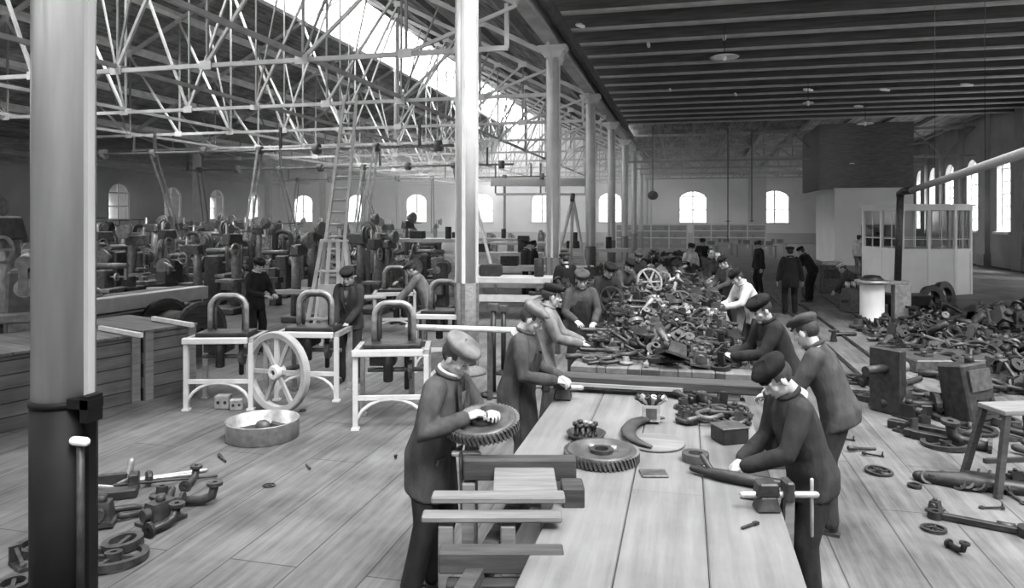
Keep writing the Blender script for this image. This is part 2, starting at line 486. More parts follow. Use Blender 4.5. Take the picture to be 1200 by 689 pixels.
roofR = struct('ceiling_right', mb, 'roof_boards')
for i in range(5):
    x = SKY1 - i * 2.33; p = MB()
    p.box((x, (Y0 + YB) / 2, rz_left(x) - 0.14), (0.2, YB - Y0, 0.26), rot=(0, math.atan(SL) * -1, 0))
    p.build('purlin', 'purlin', roofL)
for i in range(6):
    x = SKY0 + 0.1 + i * 2.25; p = MB()
    p.box((x, (Y0 + YB) / 2, RIDZ - (x - RIDX) * (RIDZ - EAVE) / (-A - RIDX) - 0.14), (0.14, YB - Y0, 0.2), rot=(0, math.atan(SL), 0))
    p.build('purlin', 'truss_grey', roofR)
# skylight glazing bars and glass
mb = MB()
y = Y0
while y < YB:
    mb.bar((SKY0, y, RIDZ - 0.02), (SKY1, y, rz_left(SKY1) + 0.05), 0.05, 0.07); y += 1.85
mb.bar((SKY0, Y0, RIDZ), (SKY0, YB, RIDZ), 0.1, 0.1)
xm = (SKY0 + SKY1) / 2
mb.bar((xm, Y0, rz_left(xm) + 0.02), (xm, YB, rz_left(xm) + 0.02), 0.05, 0.06)
sk = struct('window_skylight', mb, 'paint_light')
mb = MB(); mb.add([(SKY0, Y0, RIDZ + 0.05), (SKY1, Y0, rz_left(SKY1) + 0.1), (SKY1, YB, rz_left(SKY1) + 0.1), (SKY0, YB, RIDZ + 0.05)], [(0, 1, 2, 3)])
mb.build('pane', 'glass', sk, fix=False)
# lean-to over the far left aisle
mb = MB(); v = [(XV - 0.2, 7.0), (XL - 0.4, 6.3)]; slab(v, 0.12, mb)
lt = struct('ceiling_aisle', mb, 'roof_boards')
for i in range(6):
    p = MB(); x = XV - 1 - i * 3.2; p.box((x, (Y0 + YB) / 2, 6.86 - (XV - x) * 0.04), (0.14, YB - Y0, 0.18)); p.build('purlin', 'truss_grey', lt)
# ---- lower roof over the far end of the right aisle
mb = MB()
mb.add([(-A, JEND, 7.85), (XR + 0.4, JEND, 7.85), (XR + 0.4, YB + 0.3, 6.6), (-A, YB + 0.3, 6.6), (-A, JEND, 8.0), (XR + 0.4, JEND, 8.0), (XR + 0.4, YB + 0.3, 6.75), (-A, YB + 0.3, 6.75)],
       [(0, 1, 2, 3), (7, 6, 5, 4), (0, 4, 5, 1), (1, 5, 6, 2), (2, 6, 7, 3), (3, 7, 4, 0)])
fr = struct('ceiling_far', mb, 'roof_boards')
for i in range(9):
    p = MB(); x = -1.5 + i * 2.0; p.bar((x, JEND + 0.1, 7.72), (x, YB - 0.1, 6.5), 0.12, 0.16); p.build('purlin', 'truss_grey', fr)
# ---- lattice girders across the far right aisle
def girder(yy, zb, zt, k):
    t = thing('lattice_girder', 'pale lattice girder crossing the far right aisle, %s behind the boarded ceiling' % ORD[k], 'girder', (-A, yy, 0), group='lattice girders over the far right aisle')
    w = XR + A
    m1 = MB(); m1.box((w / 2, 0, zt), (w, 0.1, 0.12)); m1.build('top_chord', 'truss_grey', t)
    m1 = MB(); m1.box((w / 2, 0, zb), (w, 0.1, 0.12)); m1.build('bottom_chord', 'truss_grey', t)
    m1 = MB(); n = 12
    for i in range(n):
        a, b = w * i / n, w * (i + 1) / n
        m1.bar((a, 0.02, zb if i % 2 else zt), (b, 0.02, zt if i % 2 else zb), 0.06, 0.06)
        m1.bar((a, -0.02, zb), (a, -0.02, zt), 0.05, 0.05)
    m1.build('lattice', 'truss_grey', t)
for k, yy in enumerate((42.5, 48.5, 54.5, 61.0)): girder(yy, 5.75, 7.45 - 0.037 * (yy - JEND), k)

# ---- white partition room at the end of the right aisle, dark loft over it
px0, px1, py0, py1 = 7.45, 11.1, 39.3, 44.5
mb = MB()
dx0, dx1, dh = 8.75, 10.35, 2.05
mb.box(((px0 + dx0) / 2, py0, 1.95), (dx0 - px0, 0.12, 3.9)); mb.box(((dx1 + px1) / 2, py0, 1.95), (px1 - dx1, 0.12, 3.9))
mb.box(((dx0 + dx1) / 2, py0, (3.9 + dh) / 2), (dx1 - dx0, 0.12, 3.9 - dh))
mb.box((px0 + 0.06, (py0 + py1) / 2, 1.95), (0.12, py1 - py0, 3.9)); mb.box((px1 - 0.06, (py0 + py1) / 2, 1.95), (0.12, py1 - py0, 3.9))
mb.box(((px0 + px1) / 2, py1, 1.95), (px1 - px0, 0.12, 3.9)); mb.box(((px0 + px1) / 2, (py0 + py1) / 2, 3.85), (px1 - px0, py1 - py0, 0.1))
mb.box(((px0 + px1) / 2, py0 - 0.08, 3.9), (px1 - px0 + 0.1, 0.1, 0.12))
struct('wall_partition', mb, 'room_white')
mb = MB()
for a, b in (((dx0, py0 - 0.07, 0), (dx0, py0 - 0.07, dh)), ((dx1, py0 - 0.07, 0), (dx1, py0 - 0.07, dh)), ((dx0 - .05, py0 - 0.07, dh), (dx1 + .05, py0 - 0.07, dh))): mb.bar(a, b, 0.1, 0.06)
struct('door_1', mb, 'wood_mid')
mb = MB(); mb.box((9.0, py0 - 0.09, 1.72), (0.36, 0.02, 0.22)); o = mb.build('notice', 'paint_light'); tag(o, 'small pale notice board at the left top of the dark doorway', 'notice', None, 'thing')
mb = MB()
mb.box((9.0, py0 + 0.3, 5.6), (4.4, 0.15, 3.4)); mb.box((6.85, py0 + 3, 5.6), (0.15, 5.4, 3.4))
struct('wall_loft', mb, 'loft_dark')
mb = MB(); mb.box((6.7, YB - 0.5, 3.5), (1.6, 0.9, 7.0)); struct('trim_3', mb, 'wall_side')

# ================================================================== columns
def column(loc, label, near, group=None):
    t = thing('iron_column', label, 'column', loc, 0, group)
    m = MB(); m.tube([(0, 0, 1.4), (0, 0, 6.55)], 0.155, 32 if near else 16)
    for a in ((-1, 0), (1, 0)): m.box((a[0] * 0.165, 0, 3.98), (0.035, 0.045, 5.15))
    if not near: m.box((0, -0.16, 3.98), (0.05, 0.03, 5.15))
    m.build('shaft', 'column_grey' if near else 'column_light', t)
    m = MB(); m.tube([(0, 0, 0.0), (0, 0, 1.405)], 0.163, 32 if near else 16)
    for a in ((-1, 0), (1, 0)): m.box((a[0] * 0.17, 0, 0.7), (0.04, 0.05, 1.4))
    if not near: m.box((0, -0.166, 0.7), (0.05, 0.03, 1.4))
    m.lathe([(0.3, 0), (0.3, 0.05), (0.22, 0.09), (0.165, 0.14)], 24)
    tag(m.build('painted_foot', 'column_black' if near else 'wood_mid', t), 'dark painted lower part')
    m = MB(); m.box((0, 0, 6.7), (0.62, 0.36, 0.1), top=(1.2, 1)); m.box((0, 0, 6.58), (0.4, 0.34, 0.16), top=(1.4, 1.0)); m.box((0, 0, 6.78), (0.74, 0.4, 0.07))
    for sx in (-1, 1): m.bar((0, sx * 0.1, 5.9), (0, sx * 0.75, 6.75), 0.07, 0.07)
    m.build('capital', 'column_light', t)
    return t
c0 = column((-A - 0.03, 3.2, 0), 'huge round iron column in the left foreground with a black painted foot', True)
m = MB(); m.tube([(0, 0, 1.385), (0, 0, 1.42)], 0.168, 32); m.box((0.2, -0.06, 1.415), (0.14, 0.1, 0.05)); m.box((0.24, -0.06, 1.39), (0.05, 0.1, 0.14)); m.build('clamp_band', 'column_black', c0)
m = MB(); m.tube([(0.17, -0.1, 1.22), (0.24, -0.1, 1.22)], 0.025, 10, True); m.build('knob', 'paint_light', c0)
m = MB(); m.tube([(0.2, -0.09, 0.3), (0.2, -0.09, 1.2)], 0.02, 8); m.build('pipe', 'iron_dark', c0)
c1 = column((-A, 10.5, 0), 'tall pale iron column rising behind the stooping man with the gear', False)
for i in range(2, 10):
    dup(c1, (-A, 10.5 + BAY * (i - 1), 0), 0, 'tall pale iron column, %s back in the row along the right aisle edge' % ORD[i], 'columns along the right aisle')
c1['group'] = 'columns along the right aisle'
for i, y in enumerate((35.3, 42.5, 49.9, 57.2, 64.8)):
    dup(c1, (XV, y, 0), 0, 'slender pale column in the far row among machines, %s from the left' % ORD[i], 'columns of the far row', (1.5, 1.5, 1))

# ================================================================== roof trusses
ZB = 5.85
def truss(y, label):
    t = thing('roof_truss', label, 'roof truss', (0, y, 0), 0, 'roof trusses of the wide bay')
    m = MB(); m.box(((XV - A) / 2 - 0.1, 0, ZB), (-A - XV - 0.2, 0.08, 0.1)); m.build('bottom_chord', 'truss_paint', t)
    m = MB()
    m.bar((XV, 0, EAVE - 0.3), (RIDX, 0, RIDZ - 0.35), 0.12, 0.14); m.bar((-A, 0, EAVE - 0.3), (RIDX, 0, RIDZ - 0.35), 0.12, 0.14)
    m.build('rafter', 'truss_paint', t)
    def zt(x): return (rz_left(x) if x < RIDX else RIDZ - (x - RIDX) * SL) - 0.36
    for x in (XV + 0.1, -A - 0.22):
        k = MB(); k.bar((x, 0, ZB), (x, 0, EAVE - 0.3), 0.08, 0.08); k.build('end_post', 'truss_paint', t)
    xs = [XV + (RIDX - XV) * i / 5 for i in range(6)] + [RIDX + (-A - RIDX) * i / 5 for i in range(1, 6)]
    def mem(nm, p, q, w, m):
        k = MB(); k.bar(p, q, w, w); k.build(nm, m, t)
    for i, x in enumerate(xs):
        if 0 < i < 10:
            mem('strut', (x, 0.02, ZB), (x, 0.02, zt(x)), 0.055, 'truss_grey')
            for zz in (ZB, zt(x)):
                g = MB(); g.box((x, -0.06, zz), (0.3, 0.02, 0.2)); g.build('gusset_plate', 'paint_light', t)
    for i in range(10):
        a, b = xs[i], xs[i + 1]
        if b <= RIDX + 0.01: mem('diagonal', (b, -0.03, ZB), (a, -0.03, zt(a)), 0.07, 'truss_paint')
        else: mem('diagonal', (a, -0.03, ZB), (b, -0.03, zt(b)), 0.07, 'truss_paint')
        xm = (a + b) / 2
        if i in (1, 3, 6, 8):
            mem('sub_diagonal', (xm, -0.03, (zt(a) + zt(b)) / 2), (b if b <= RIDX + 0.01 else a, -0.03, ZB), 0.05, 'truss_grey')
            if i in (2, 7): mem('sub_tie', (a, -0.02, ZB + 0.5 * (zt(a) - ZB)), (b, -0.02, ZB + 0.5 * (zt(b) - ZB)), 0.05, 'truss_grey')
    return t
ty = [8.3, 13.9, 19.4, 24.9, 30.4, 35.9, 41.4, 46.9, 52.4, 57.9, 63.4, 68.9]
t0 = truss(ty[0], 'pale steel roof truss, frontmost of the row, cut by the top of the picture')
for i, y in enumerate(ty[1:]):
    dup(t0, (0, y, 0), 0, 'pale steel roof truss over the machine bay, %s behind the frontmost' % ORD[i])
# longitudinal ties between the trusses
for k, x in enumerate((-8.1, -12.9, -17.7, -22.5)):
    m = MB(); m.bar((x, ty[0], ZB + 0.1), (x, ty[-1], ZB + 0.1), 0.08, 0.1)
    tag(m.build('tie_rod', 'truss_paint'), 'long level tie running between the trusses, %s from the right' % ORD[k], 'tie', 'level ties between the trusses', 'thing')
# ================================================================== workbenches
def bench(name, label, x0, x1, y0, y1, z, m, planks, short=None, legs=True, grp=None):
    t = thing(name, label, 'workbench', ((x0 + x1) / 2, y0, 0), 0, grp)
    w = x1 - x0; l = y1 - y0; ws = w / planks
    for i in range(planks):
        yy0 = short if (short and i == 0) else 0
        p = MB(); p.box((-w / 2 + ws * (i + 0.5), (yy0 + l) / 2, z - 0.03), (ws - 0.004, l - yy0 - random.random() * 0.04, 0.06)); p.build('plank', m, t, 0.006)
    for x in (-w / 2 + 0.16, w / 2 - 0.16):
        q = MB(); q.box((x, l / 2, z - 0.12), (0.08, l - 0.1, 0.12)); q.build('rail', 'wood_dark', t)
        n = max(2, int(l / 2.2) + 1)
        for k in range(n):
            yy = 0.2 + (l - 0.4) * k / (n - 1)
            if short and x < 0 and yy < short: continue
            q = MB(); q.box((x, yy, (z - 0.06) / 2), (0.1, 0.1, z - 0.06)); q.build('leg', 'wood_dark', t)
            if x < 0:
                q = MB(); q.box((0, yy, 0.3), (w - 0.4, 0.07, 0.09)); q.build('stretcher', 'wood_dark', t)
    return t
bench('workbench', 'pale planked workbench in the foreground with two men at its right edge', -1.1, 0.5, 2.3, 6.45, 0.85, 'bench_boards', 4, 2.0)
b2 = bench('workbench', 'dark long workbench heaped with gun parts behind the pale planked one', -1.1, 0.62, 6.9, 15.2, 0.95, 'bench_boards_dark', 5)
bench('workbench', 'dark workbench further down the hall covered in heaped metal parts', -1.3, 0.62, 16.0, 27.0, 0.95, 'bench_boards_dark', 5)
bench('workbench', 'narrow dark workbench beside the pale columns left of the heaped one', -2.75, -2.05, 12.2, 20.0, 0.9, 'bench_boards_dark', 2)
m = MB(); m.box((0, 0, 0.0), (1.74, 0.14, 0.1)); m.box((-0.8, 0, -0.05), (0.1, 0.16, 0.1)); 
# beam across the end of the heaped bench
t = thing('end_beam', 'long dark timber lying across the near end of the heaped bench', 'timber', (-0.22, 6.36, 0.851))
m = MB(); m.box((0, 0, 0.1), (1.72, 0.2, 0.085)); m.build('beam', 'wood_dark', t, 0.01)
for x in (-0.78, 0.62):
    m = MB(); m.box((x, 0, 0.029), (0.1, 0.14, 0.058)); m.build('foot_block', 'wood_light', t, 0.004)
m = MB(); m.box((-0.3, -0.11, 0.075), (1.0, 0.02, 0.03)); m.build('pale_batten', 'wood_light', t)

# ------------------------------------------------------------------ timber stand at the bench's near left end
t = thing('timber_stand', 'stacked heavy timber stand at the near left end of the pale bench', 'stand', wd(600, 3.75), TH)
def sb(name, x0, x1, y, z0, z1, d, m):
    q = MB(); q.box(((x0 + x1) / 2, y, (z0 + z1) / 2), (x1 - x0, d, z1 - z0)); q.build(name, m, t, 0.008)
sb('cross_beam', -0.28, 0.37, 0.36, 0.895, 1.015, 0.1, 'wood_dark')
sb('cross_beam', -0.41, 0.27, -0.12, 0.955, 0.99, 0.1, 'wood_mid')
sb('cross_beam', -0.45, 0.25, -0.2, 0.89, 0.925, 0.09, 'wood_mid')
sb('cross_beam', -0.34, 0.24, -0.44, 0.76, 0.86, 0.1, 'wood_dark')
sb('cross_beam', -0.30, 0.2, -0.5, 0.68, 0.74, 0.08, 'wood_black')
sb('end_block', 0.27, 0.39, 0.12, 0.84, 0.955, 0.16, 'wood_black')
sb('end_block', 0.24, 0.35, -0.0, 0.77, 0.83, 0.12, 'wood_dark')
q = MB(); q.box((0.07, 0.12, 0.96), (0.34, 0.5, 0.025)); q.build('top_board', 'wood_mid', t, 0.004)
for x, y, zt in ((-0.25, 0.34, 0.88), (0.2, 0.34, 0.88), (-0.33, -0.2, 0.87), (0.18, -0.42, 0.74), (-0.02, -0.2, 0.87)):
    q = MB(); q.box((x, y, zt / 2), (0.075, 0.075, zt)); q.build('post', 'wood_mid', t, 0.006)
for x in (-0.29, 0.19):
    q = MB(); q.bar((x, -0.45, 0.32), (x, 0.4, 0.32), 0.05, 0.1); q.build('side_rail', 'wood_dark', t)
sb('shelf_board', -0.4, 0.28, -0.02, 0.36, 0.4, 0.3, 'wood_mid')
sb('shelf_board', -0.4, 0.28, 0.3, 0.36, 0.4, 0.25, 'wood_mid')
sb('low_rail', -0.82, 0.3, -0.5, 0.36, 0.42, 0.07, 'wood_mid')

# ------------------------------------------------------------------ gears
def gear(label, loc, rot, r=0.225):
    t = thing('ring_gear', label, 'gear', loc, 0, None, rot)
    m = MB(); m.lathe([(0.05, 0.0), (r * 0.93, 0.0), (r * 0.95, 0.012), (r * 0.95, 0.062), (r * 0.93, 0.07), (r * 0.80, 0.07), (r * 0.77, 0.052), (0.08, 0.048), (0.05, 0.05), (0.05, 0.0)], 56)
    m.build('disc', 'iron_mid', t)
    m = MB(); n = 52
    for i in range(n):
        a = 2 * PI * i / n
        m.box((0, 0, 0), (0.03, 0.0135, 0.062), M=Matrix.Rotation(a, 4, 'Z') @ Matrix.Translation((r * 0.97, 0, 0.034)) @ Matrix.Rotation(R(22), 4, 'X'))
    m.build('teeth', 'iron_mid', t)
    m = MB(); m.ring(0.045, 0.075, 0.03, 24, Matrix.Translation((0, 0, 0.055))); m.build('hub', 'iron_dark', t)
    for a in (0.3, 2.2):
        m = MB(); m.tube([(0.035 * math.cos(a) * 2.6, 0.035 * math.sin(a) * 2.6, 0.045), (0.09 * math.cos(a), 0.09 * math.sin(a), 0.075)], 0.02, 10); m.build('bolt', 'steel_bright', t)
    return t
gl = wz(705, 533, 0.88); gl.z = 0.852
gear('toothed ring gear lying flat on the pale workbench', gl, (0, 0, 0.3), 0.235)
gl = wd(566, 4.33, 1.115)
gear('toothed gear wheel held by the stooping man in the foreground', gl, (R(9), R(-7), 0.5), 0.22)

# ------------------------------------------------------------------ vises
def vise(label, loc, rz, leg=True, sc=1.0, drop=True):
    t = thing('bench_vise', label, 'vise', loc, rz)
    m = MB(); m.box((0, 0, 0.05), (0.16, 0.14, 0.1), top=(0.7, 0.7)); m.box((0.0, 0, 0.14), (0.16, 0.09, 0.1), top=(0.8, 1.4)); m.build('body', 'iron_dark', t, 0.012)
    m = MB(); m.box((-0.14, 0, 0.13), (0.07, 0.1, 0.14), top=(0.8, 1.3)); m.build('moving_jaw', 'iron_dark', t, 0.012)
    m = MB(); m.tube([(-0.33, 0, 0.1), (0.16, 0, 0.1)], 0.022, 12, True); m.build('screw', 'steel_bright', t)
    m = MB(); m.tube([(-0.31, -0.02, 0.1 + 0.09), (-0.31, -0.02, 0.1 - (0.28 if drop else 0.1))], 0.013, 8, True); m.build('handle', 'iron_light', t)
    if leg:
        for dx in (-0.15, -0.03):
            m = MB(); m.bar((dx, 0, 0.1), (dx * 0.5 - 0.05, 0, -loc[2] + 0.004), 0.06, 0.05); m.build('leg', 'wood_mid', t)
    return t
v = wd(640, 6.15); v = Vector((-1.02, 6.0, 0.855))
vise('light-screwed leg vise on the far left corner of the pale bench', v, R(5), False)
v = Vector((0.42, 3.98, 0.852))
vise('dark bench vise with hanging bar at the right edge of the pale bench', v, R(180) + TH).scale = (0.8, 0.8, 0.8)
v = wd(553, 4.28, 0.0); 
t = thing('leg_vise', 'tall leg vise on a post under the held gear', 'vise', v, TH)
m = MB(); m.box((0, 0, 0.5), (0.07, 0.09, 1.0)); m.build('post', 'wood_mid', t, 0.006)
m = MB(); m.box((0.0, 0, 1.04), (0.09, 0.12, 0.1), top=(0.7, 1.2)); m.build('jaw', 'iron_dark', t, 0.01)
m = MB(); m.tube([(-0.1, -0.06, 1.0), (0.04, -0.06, 1.0)], 0.02, 10, True); m.build('screw', 'steel_bright', t)
m = MB(); m.tube([(-0.06, -0.08, 1.0), (-0.05, -0.08, 0.62)], 0.014, 8, True); m.build('handle', 'iron_mid', t)

# ------------------------------------------------------------------ things on the pale bench
c = wz(687, 514, 0.85); c.z = 0.852
t = thing('parts_tray', 'round dark tray of short spindles on the pale workbench', 'tray', c)
m = MB(); m.lathe([(0.001, 0), (0.11, 0), (0.14, 0.045), (0.132, 0.045), (0.105, 0.01), (0.001, 0.01)], 28); m.build('dish', 'iron_dark', t)
SP = MB(); SP.lathe([(0.016, 0), (0.016, 0.02), (0.01, 0.025), (0.01, 0.075), (0.022, 0.08), (0.022, 0.1), (0.012, 0.105)], 12)
spme = SP.mesh('spindle', 'iron_light'); spmd = SP.mesh('spindle', 'iron_black')
for i in range(9):
    a = i * 2.4; r = 0.03 + 0.055 * ((i * 37) % 10) / 10
    o = bpy.data.objects.new('spindle', spmd if i % 3 else spme); COL.objects.link(o)
    o.location = (c.x + r * math.cos(a), c.y + r * math.sin(a), c.z + 0.011)
    tag(o, 'short turned spindle standing in the round dark tray', 'spindle', 'spindles in the round tray', 'thing')
c = wz(768, 520, 0.85); c.z = 0.852
t = tag(MB().lathe([(0.001, 0), (0.19, 0), (0.2, 0.008), (0.19, 0.016), (0.001, 0.018)], 40).build('sheet_disc', 'wood_mid', None, 0, c), 'pale round board on the pale bench under the small box', 'board', None, 'thing')
c2_ = wz(763, 492, 0.87); c2_.z = 0.872
t = thing('small_box', 'small grey open box with pipe fittings on the pale bench', 'box', c2_, TH - 0.15)
m = MB()
for s_ in (((0, 0.055, 0.06), (0.13, 0.01, 0.12)), ((0, -0.055, 0.06), (0.13, 0.01, 0.12)), ((0.06, 0, 0.06), (0.01, 0.1, 0.12)), ((-0.06, 0, 0.06), (0.01, 0.1, 0.12)), ((0, 0, 0.006), (0.12, 0.1, 0.012))): m.box(*s_)
m.build('carcass', 'wood_light', t)
m = MB(); m.box((0, -0.062, 0.06), (0.08, 0.006, 0.08)); m.build('front_panel', 'iron_mid', t)
for i in range(6):
    q = MB(); a = -0.9 + i * 0.36
    q.tube([(0, 0, 0.02), (0.05 * math.sin(a), 0.0, 0.11), (0.13 * math.sin(a), -0.03, 0.17)], 0.02, 10)
    q.ring(0.014, 0.027, 0.02, 14, frame((0.13 * math.sin(a), -0.03, 0.17), (math.sin(a), -0.2, 0.5)))
    o = q.build('pipe_fitting', 'steel_bright' if i % 2 else 'iron_dark', None, 0, c2_ + Vector((0.0, 0.0, 0.005)))
    tag(o, 'short flared pipe fitting standing in the small grey box', 'pipe fitting', 'pipe fittings in the small box', 'thing')
# solid crescent added in place of the dark shade beside the round board
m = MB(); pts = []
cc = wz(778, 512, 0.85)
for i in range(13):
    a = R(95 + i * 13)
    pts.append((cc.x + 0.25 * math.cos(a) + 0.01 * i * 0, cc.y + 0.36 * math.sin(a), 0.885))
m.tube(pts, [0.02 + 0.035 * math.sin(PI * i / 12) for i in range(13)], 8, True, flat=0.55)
tag(m.build('shade_crescent', 'leather'), 'dark curved leather strap around the pale round board on the bench', 'strap', None, 'thing')
c = wz(766, 556, 0.85)  # thin slab added to draw a grey mark on the boards
m = MB(); m.box((0, 0, 0.006), (0.16, 0.12, 0.012)); tag(m.build('bench_mark_slab', 'iron_mid', None, 0.003, (c.x, c.y, 0.851), (0, 0, TH)), 'thin grey steel plate behind the flat ring gear on the bench', 'plate', None, 'thing')
c = wz(856, 522, 0.85)
t = thing('wedge_box', 'dark grey closed box on the bench before the capped man in dark jacket', 'box', (c.x, c.y + 0.1, 0.852), 0.5)
m = MB(); m.box((0, 0, 0.05), (0.2, 0.17, 0.1)); m.build('carcass', 'iron_black', t, 0.006)
m = MB(); m.box((0, 0, 0.106), (0.21, 0.18, 0.012)); m.build('lid', 'iron_mid', t, 0.003)
c = wz(868, 566, 0.85)
t = thing('lock_casting', 'long dark casting on the bench under the hands of the jacketed man', 'casting', (c.x - 0.02, c.y - 0.02, 0.852), TH - 0.3)
m = MB(); m.tube([(-0.26, 0.1, 0.03), (-0.1, 0.02, 0.035), (0.1, -0.03, 0.035), (0.26, 0, 0.03)], [0.02, 0.035, 0.038, 0.022], 10, True); m.build('body', 'iron_black', t)
m = MB(); m.tube([(-0.15, 0.05, 0.05), (-0.2, 0.09, 0.11)], 0.018, 8, True); m.build('lever', 'iron_dark', t)
c = wz(815, 540, 0.85)
m = MB(); m.ring(0.045, 0.085, 0.05, 28, Matrix.Translation((0, 0, 0.026))); tag(m.build('bearing_ring', 'iron_mid', None, 0, (c.x, c.y, 0.852)), 'grey bearing ring on the bench left of the dark casting', 'ring', None, 'thing')
for i, (px, py, a) in enumerate(((878, 618, 0.8), (880, 586, -0.2))):
    c = wz(px, py, 0.85); m = MB(); m.tube([(-0.05, 0, 0.008), (0.05, 0, 0.008)], 0.008, 8, True); m.box((0.05, 0, 0.008), (0.03, 0.02, 0.014))
    tag(m.build('small_punch', 'iron_black', None, 0, (c.x, c.y, 0.852), (0, 0, a)), ('small dark punch alone on the near bench boards', 'small dark punch beside the bench vise with hanging bar')[i], 'punch', None, 'thing')

# ================================================================== stove, flue, glazed booth
sv = wd(1022, 16.4)
t = thing('drum_stove', 'pale cylindrical iron stove drum standing in the right aisle', 'stove', sv)
m = MB(); m.lathe([(0.27, 0.0), (0.28, 0.03), (0.26, 0.06), (0.26, 0.86), (0.27, 0.9)], 28); m.build('drum', 'paint_light', t)
m = MB(); m.lathe([(0.27, 0.88), (0.37, 0.9), (0.37, 0.97), (0.3, 0.985), (0.3, 0.95), (0.001, 0.95)], 28); m.build('rim_plate', 'iron_light', t)
m = MB(); m.lathe([(0.25, 0.96), (0.25, 1.0), (0.16, 1.08), (0.001, 1.1)], 20); m.build('lid', 'iron_black', t)
m = MB(); m.box((0.5, 0.02, 0.92), (0.5, 0.22, 0.08)); m.build('flue_arm', 'iron_light', t, 0.01)
m = MB(); m.box((0.62, 0.05, 0.44), (0.34, 0.34, 0.87)); m.build('side_box', 'iron_light', t, 0.01)
f0 = wd(1052, 16.3, 0.95); f1 = wd(1055, 16.3, 2.9)
f2 = wd(1058, 16.1, 3.0); f3 = wd(1068, 15.6, 3.02); f4 = wd(1290, 6.6, 3.25)
t = thing('stove_flue', 'long stovepipe rising from the drum stove and running towards the viewer', 'stovepipe', f0)
m = MB(); m.tube([(0, 0, 0.02), f1 - f0], 0.075, 14); m.build('riser', 'iron_dark', t)
m = MB(); m.tube([f1 - f0, f1 - f0 + Vector((0, 0, 0.08)), f2 - f0 + Vector((0.02, 0, 0.02)), f3 - f0], 0.085, 14); m.build('elbow', 'iron_black', t)
m = MB(); m.tube([f3 - f0, f4 - f0], 0.065, 14); m.build('flue', 'wood_light', t)
for k in (0.25, 0.6, 0.92):
    p = f3.lerp(f4, k); m = MB(); m.tube([p - f0, Vector((p.x, p.y, 7.3)) - f0], 0.004, 5); m.build('hanger_wire', 'iron_dark', t)

bl = wd(1057, 22.2); br_ = wd(1143, 22.2)
bw_ = (br_ - bl).length
t = thing('glazed_booth', 'white panelled office booth with glazed upper half by the right wall', 'booth', bl, TH)
H_ = 2.83; D_ = 2.4
def pan(name, a, b, z0, z1, th, m):
    q = MB(); a = Vector((a[0], a[1], (z0 + z1) / 2)); b = Vector((b[0], b[1], (z0 + z1) / 2)); q.bar(a, b, z1 - z0 if False else th, z1 - z0)
    return q
def face(a, b, bays):
    a = Vector((*a, 0)); b = Vector((*b, 0)); d = (b - a); u = d.normalized(); nrm = Vector((u.y, -u.x, 0))
    q = MB(); mid = (a + b) / 2
    ang = math.atan2(u.y, u.x)
    q.box((mid.x, mid.y, 0.69), (d.length, 0.06, 1.38), rot=(0, 0, ang)); q.build('lower_panel', 'booth_white', t)
    for i in range(bays + 1):
        p = a + d * i / bays
        q = MB(); q.box((p.x, p.y, H_ / 2), (0.09, 0.1, H_), rot=(0, 0, ang)); q.build('post', 'booth_white', t)
    for z, h in ((1.4, 0.09), (2.72, 0.12)):
        q = MB(); q.box((mid.x, mid.y, z), (d.length, 0.09, h), rot=(0, 0, ang)); q.build('rail', 'booth_white', t)
    for i in range(bays):
        p0 = a + d * (i + 0.06) / bays; p1 = a + d * (i + 0.94) / bays; pm = (p0 + p1) / 2
        q = MB(); q.box((pm.x, pm.y, 2.05), (0.025, 0.03, 1.3), rot=(0, 0, ang)); q.bar((p0.x, p0.y, 1.75), (p1.x, p1.y, 1.75), 0.03, 0.025)
        sash = q.build('sash', 'booth_white', t)
        q = MB(); q.add([(p0.x, p0.y, 1.42), (p1.x, p1.y, 1.42), (p1.x, p1.y, 2.68), (p0.x, p0.y, 2.68)], [(0, 1, 2, 3)]); q.build('pane', 'glass_dim', sash, fix=False)
face((0, 0), (bw_ * 0.72, 0), 2); face((bw_ * 0.72, 0), (bw_, 0.25), 1); face((0, D_), (0, 0), 2); face((bw_, 0.25), (bw_, D_), 2); face((bw_, D_), (0, D_), 2)
q = MB(); q.prism([(-0.12, -0.12), (bw_ * 0.73, -0.12), (bw_ + 0.1, 0.14), (bw_ + 0.1, D_ + 0.1), (-0.12, D_ + 0.1)], 0.07, Matrix.Translation((0, 0, H_ - 0.05))); q.build('roof', 'booth_white', t)
q = MB(); q.box((bw_ * 0.5, 1.3, 0.75), (1.4, 0.7, 0.05)); q.box((bw_ * 0.3, 1.3, 1.0), (0.4, 0.3, 0.5)); q.box((bw_ * 0.66, 1.35, 0.95), (0.5, 0.25, 0.4)); q.box((bw_ * 0.5, 1.6, 0.37), (1.3, 0.06, 0.74))
q.build('desk', 'wood_dark', t)

# ================================================================== hanging lamps and ceiling fittings
def lamp(label, px, py, depth, r):
    p = wd(px, depth, CAMZ + (HOR - py) * depth / FPX)
    t = thing('hanging_lamp', label, 'lamp', p, 0, 'enamel lamps under the joists')
    m = MB(); m.lathe([(0.03, 0.09), (0.05, 0.06), (r * 0.8, 0.03), (r, 0.0), (r * 0.98, -0.012), (r * 0.75, 0.015), (0.03, 0.05), (0.03, 0.09)], 28); m.build('shade', 'enamel', t)
    m = MB(); m.ball((0, 0, -0.03), (0.05, 0.05, 0.07)); m.build('bulb', 'enamel', t)
    m = MB(); m.tube([(0, 0, 0.08), (0, 0, 7.35 - p.z)], 0.012, 6); m.build('stem', 'iron_dark', t)
lamp('large white enamel shade lamp hanging nearest under the dark joists', 849, 67, 18.3, 0.37)
lamp('smaller white shade lamp hanging behind the nearest lamp', 947, 121, 25.5, 0.2)
lamp('white shade lamp hanging near the far right end of the joists', 1014, 145, 29.5, 0.33)
lamp('tiny white lamp hanging over the white partition room', 998, 192, 36.5, 0.16)
